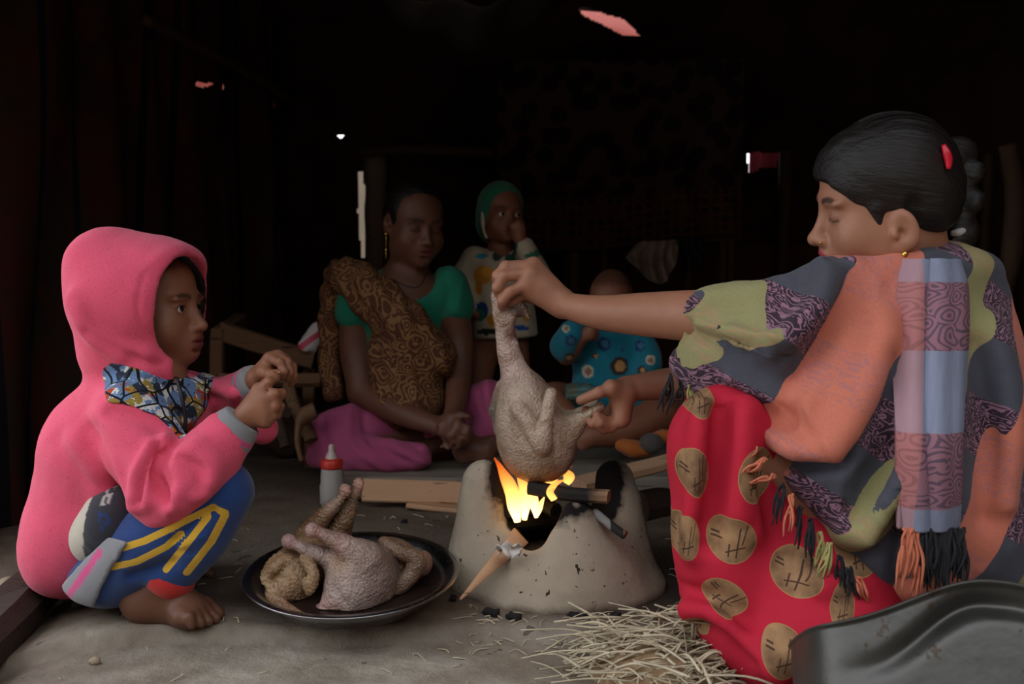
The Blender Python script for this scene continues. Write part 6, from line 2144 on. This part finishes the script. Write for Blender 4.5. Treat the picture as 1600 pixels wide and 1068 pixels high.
for i in range(800):
    c0 = HC + [rng.normal(0, .058), rng.normal(0, .040), abs(rng.normal(0, .026)) + .006]
    an = rng.choice([.2, 1.15, 2.2, 2.8]) + rng.normal(0, .35)
    L = rng.uniform(.02, .07); d = np.array([math.cos(an), .7 * math.sin(an), rng.normal(0, .18)]) * L
    parts.append(stalk(c0 - d, c0 + d, np.array([0, 0, rng.uniform(0, .015)]), rng.uniform(.0006, .0024)))
for (a, b) in [((880, 1035), (1000, 1028)), ((900, 1060), (1000, 1045)), ((1115, 1068), (1133, 965)), ((1085, 1000), (1090, 945)), ((1150, 1000), (1168, 1066)), ((1000, 1000), (1050, 1066)), ((1010, 990), (1070, 1066)), ((1020, 1030), (1140, 1050)), ((1010, 1020), (1150, 1035))]:
    for j in range(3):
        o_ = rng.uniform(-4, 4, 2)
        parts.append(stalk(P(a[0] + o_[0], a[1] + o_[1], 1.40), P(b[0] + o_[0] * 2, b[1] + o_[1], 1.40), np.array([0, -.006, .006]), .0020))
V, F = merge(parts)
V[:, 2] = np.maximum(V[:, 2], ground_z(V[:, 0], V[:, 1]) + .001)
o = tag(raw('straw_heap', V, F, M_straw), 'heap of loose pale straw at the bottom of the picture beside the red skirt', 'straw'); o['kind'] = 'stuff'
vv = Vol(HC - [.20, .12, .01], HC + [.20, .12, .10], .005)
vv.add(ell(HC + [-.02, -.01, -.005], [.105, .07, .055]), .01)
V, F = vv.mesh(1); V = V + normals(V, F) * (.010 * noise(V, 60, 3, 3))[:, None]
o = tag(raw('chaff_mound', V, F, M_chaff), 'brown chaff matted under the loose straw', 'chaff'); o['kind'] = 'stuff'

# scattered straw bits and shreds on the floor
parts = []
for i in range(260):
    x, y = rng.uniform(-.75, .45), rng.uniform(1.40, 2.3)
    if rng.rand() < .6:
        x = SC[0] + rng.normal(0, .22); y = 1.58 + rng.normal(0, .07)
    if np.hypot(x - SC[0], y - SC[1]) < .20 or np.hypot(x - PB[0], y - PB[1]) < .18:
        continue
    an = rng.uniform(0, 3.14); L = rng.uniform(.004, .018)
    z = ground_z(np.array([x]), np.array([y]))[0] + .0015
    d = np.array([math.cos(an), math.sin(an), .05]) * L; c0 = np.array([x, y, z])
    parts.append(stalk(c0 - d, c0 + d, np.array([rng.normal(0, .004), rng.normal(0, .004), .002]), rng.uniform(.0005, .0012)))
V, F = merge(parts)
o = tag(raw('scattered_straw', V, F, M_straw), 'small bits of straw scattered over the mud floor', 'straw'); o['kind'] = 'stuff'

# charcoal lumps in front of the stove
M_coal = simple('charcoal', srgb(22, 20, 22), .6, .5, 80, .8, .004)
for i, (u, v_, r, lab) in enumerate([(988, 948, .011, 'biggest charcoal lump right of the stove foot'), (768, 975, .011, 'charcoal lump in front of the stove, leftmost of the row'), (803, 981, .010, 'flat charcoal lump left of centre before the stove'), (895, 978, .008, 'charcoal bit at the middle of the stove front'),
                                     (910, 979, .007, 'charcoal bit just right of the middle bit'), (950, 962, .008, 'charcoal lump near the straw'), (962, 975, .007, 'charcoal lump touching the straw heap'), (708, 952, .007, 'charcoal crumb beside the tip of the firewood wedge'), (632, 836, .008, 'dark scrap on the floor behind the plate')]):
    yy = 894.7 / (v_ - 415)
    c0 = P(u, v_, yy); c0[2] = ground_z(c0[:1], c0[1:2])[0] + r * .35
    vv = Vol(c0 - 2.2 * r, c0 + 2.2 * r, r * .28)
    vv.add(rbox(c0, [r * 1.2, r * .8, r * .6], r * .15, rot(rng.uniform(0, 180), rng.uniform(-20, 20), 0)), .001)
    V, F = vv.mesh(0); V = V + normals(V, F) * (.3 * r * noise(V, .8 / r, i, 2))[:, None]
    tag(raw('charcoal_lump', V, F, M_coal, smooth=False), lab, 'charcoal', 'charcoal lumps by the stove')
# clods and pebbles near the child
M_clod = simple('mud_clod', srgb(150, 132, 112), .95, .3, 60, .6, .003)
for i, (u, v_, r, lab) in enumerate([(148, 1027, .008, 'small pale mud clod on the front floor'), (20, 925, .016, 'mud clod by the dark log at the left edge'), (45, 905, .012, 'mud clod behind the dark log'), (14, 890, .018, 'largest mud clod at the left edge')]):
    yy = 894.7 / (v_ - 415); c0 = P(u, v_, yy); c0[2] = ground_z(c0[:1], c0[1:2])[0] + r * .5
    vv = Vol(c0 - 2.2 * r, c0 + 2.2 * r, r * .25)
    vv.add(ell(c0, [r * 1.2, r, r * .8]), .001)
    V, F = vv.mesh(1); V = V + normals(V, F) * (.3 * r * noise(V, .7 / r, i, 2))[:, None]
    tag(raw('mud_clod', V, F, M_clod), lab, 'clod', 'mud clods')

# orange and grey shoe on the platform
vv = Vol(P(940, 715, 2.55) - [.02, .1, .03], P(1060, 655, 2.55) + [.02, .1, .05], .005)
vv.add(ell(P(990, 700, 2.50), [.05, .035, .022], rot(0, 0, 10)), .01).add(ell(P(1036, 682, 2.52), [.030, .03, .020]), .02)
V, F = vv.mesh(1); V = V + normals(V, F) * (.004 * noise(V, 40, 3, 2))[:, None]; V[:, 2] = np.maximum(V[:, 2], PLZ + .002)
rag = thing('crumpled_garment', 'crumpled orange garment with dark grey knee pad lying on the plank', 'garment', (P(990, 695, 2.55)[0], 2.55, PLZ))
raw('orange_cloth', V, F, cloth('orange_cotton', .1, srgb(176, 98, 44), 400, .3), rag)
vv = Vol(P(990, 722, 2.48) - [.03, .06, .02], P(1050, 665, 2.48) + [.03, .08, .03], .004)
vv.add(ell(P(1018, 692, 2.48), [.032, .022, .026]), .01)
V, F = vv.mesh(1); V[:, 2] = np.maximum(V[:, 2], PLZ + .002)
raw('grey_pad', V, F, cloth('grey_felt', .1, srgb(88, 80, 78), 400, .3), rag)
# glass bottle lying on the platform behind the hand
Vb, Fb = lathe_vf(prof, 24, JO, Rj)
tag(raw('glass_bottle', Vb, Fb, M_glass), 'ribbed greenish glass bottle lying in the lap of the toddler in blue', 'bottle')
print('TRIS', sum(sum(len(p.vertices) - 2 for p in o.data.polygons) if len(o.data.polygons) < 2000 else 2 * len(o.data.polygons) for o in sc.objects if o.type == 'MESH'))
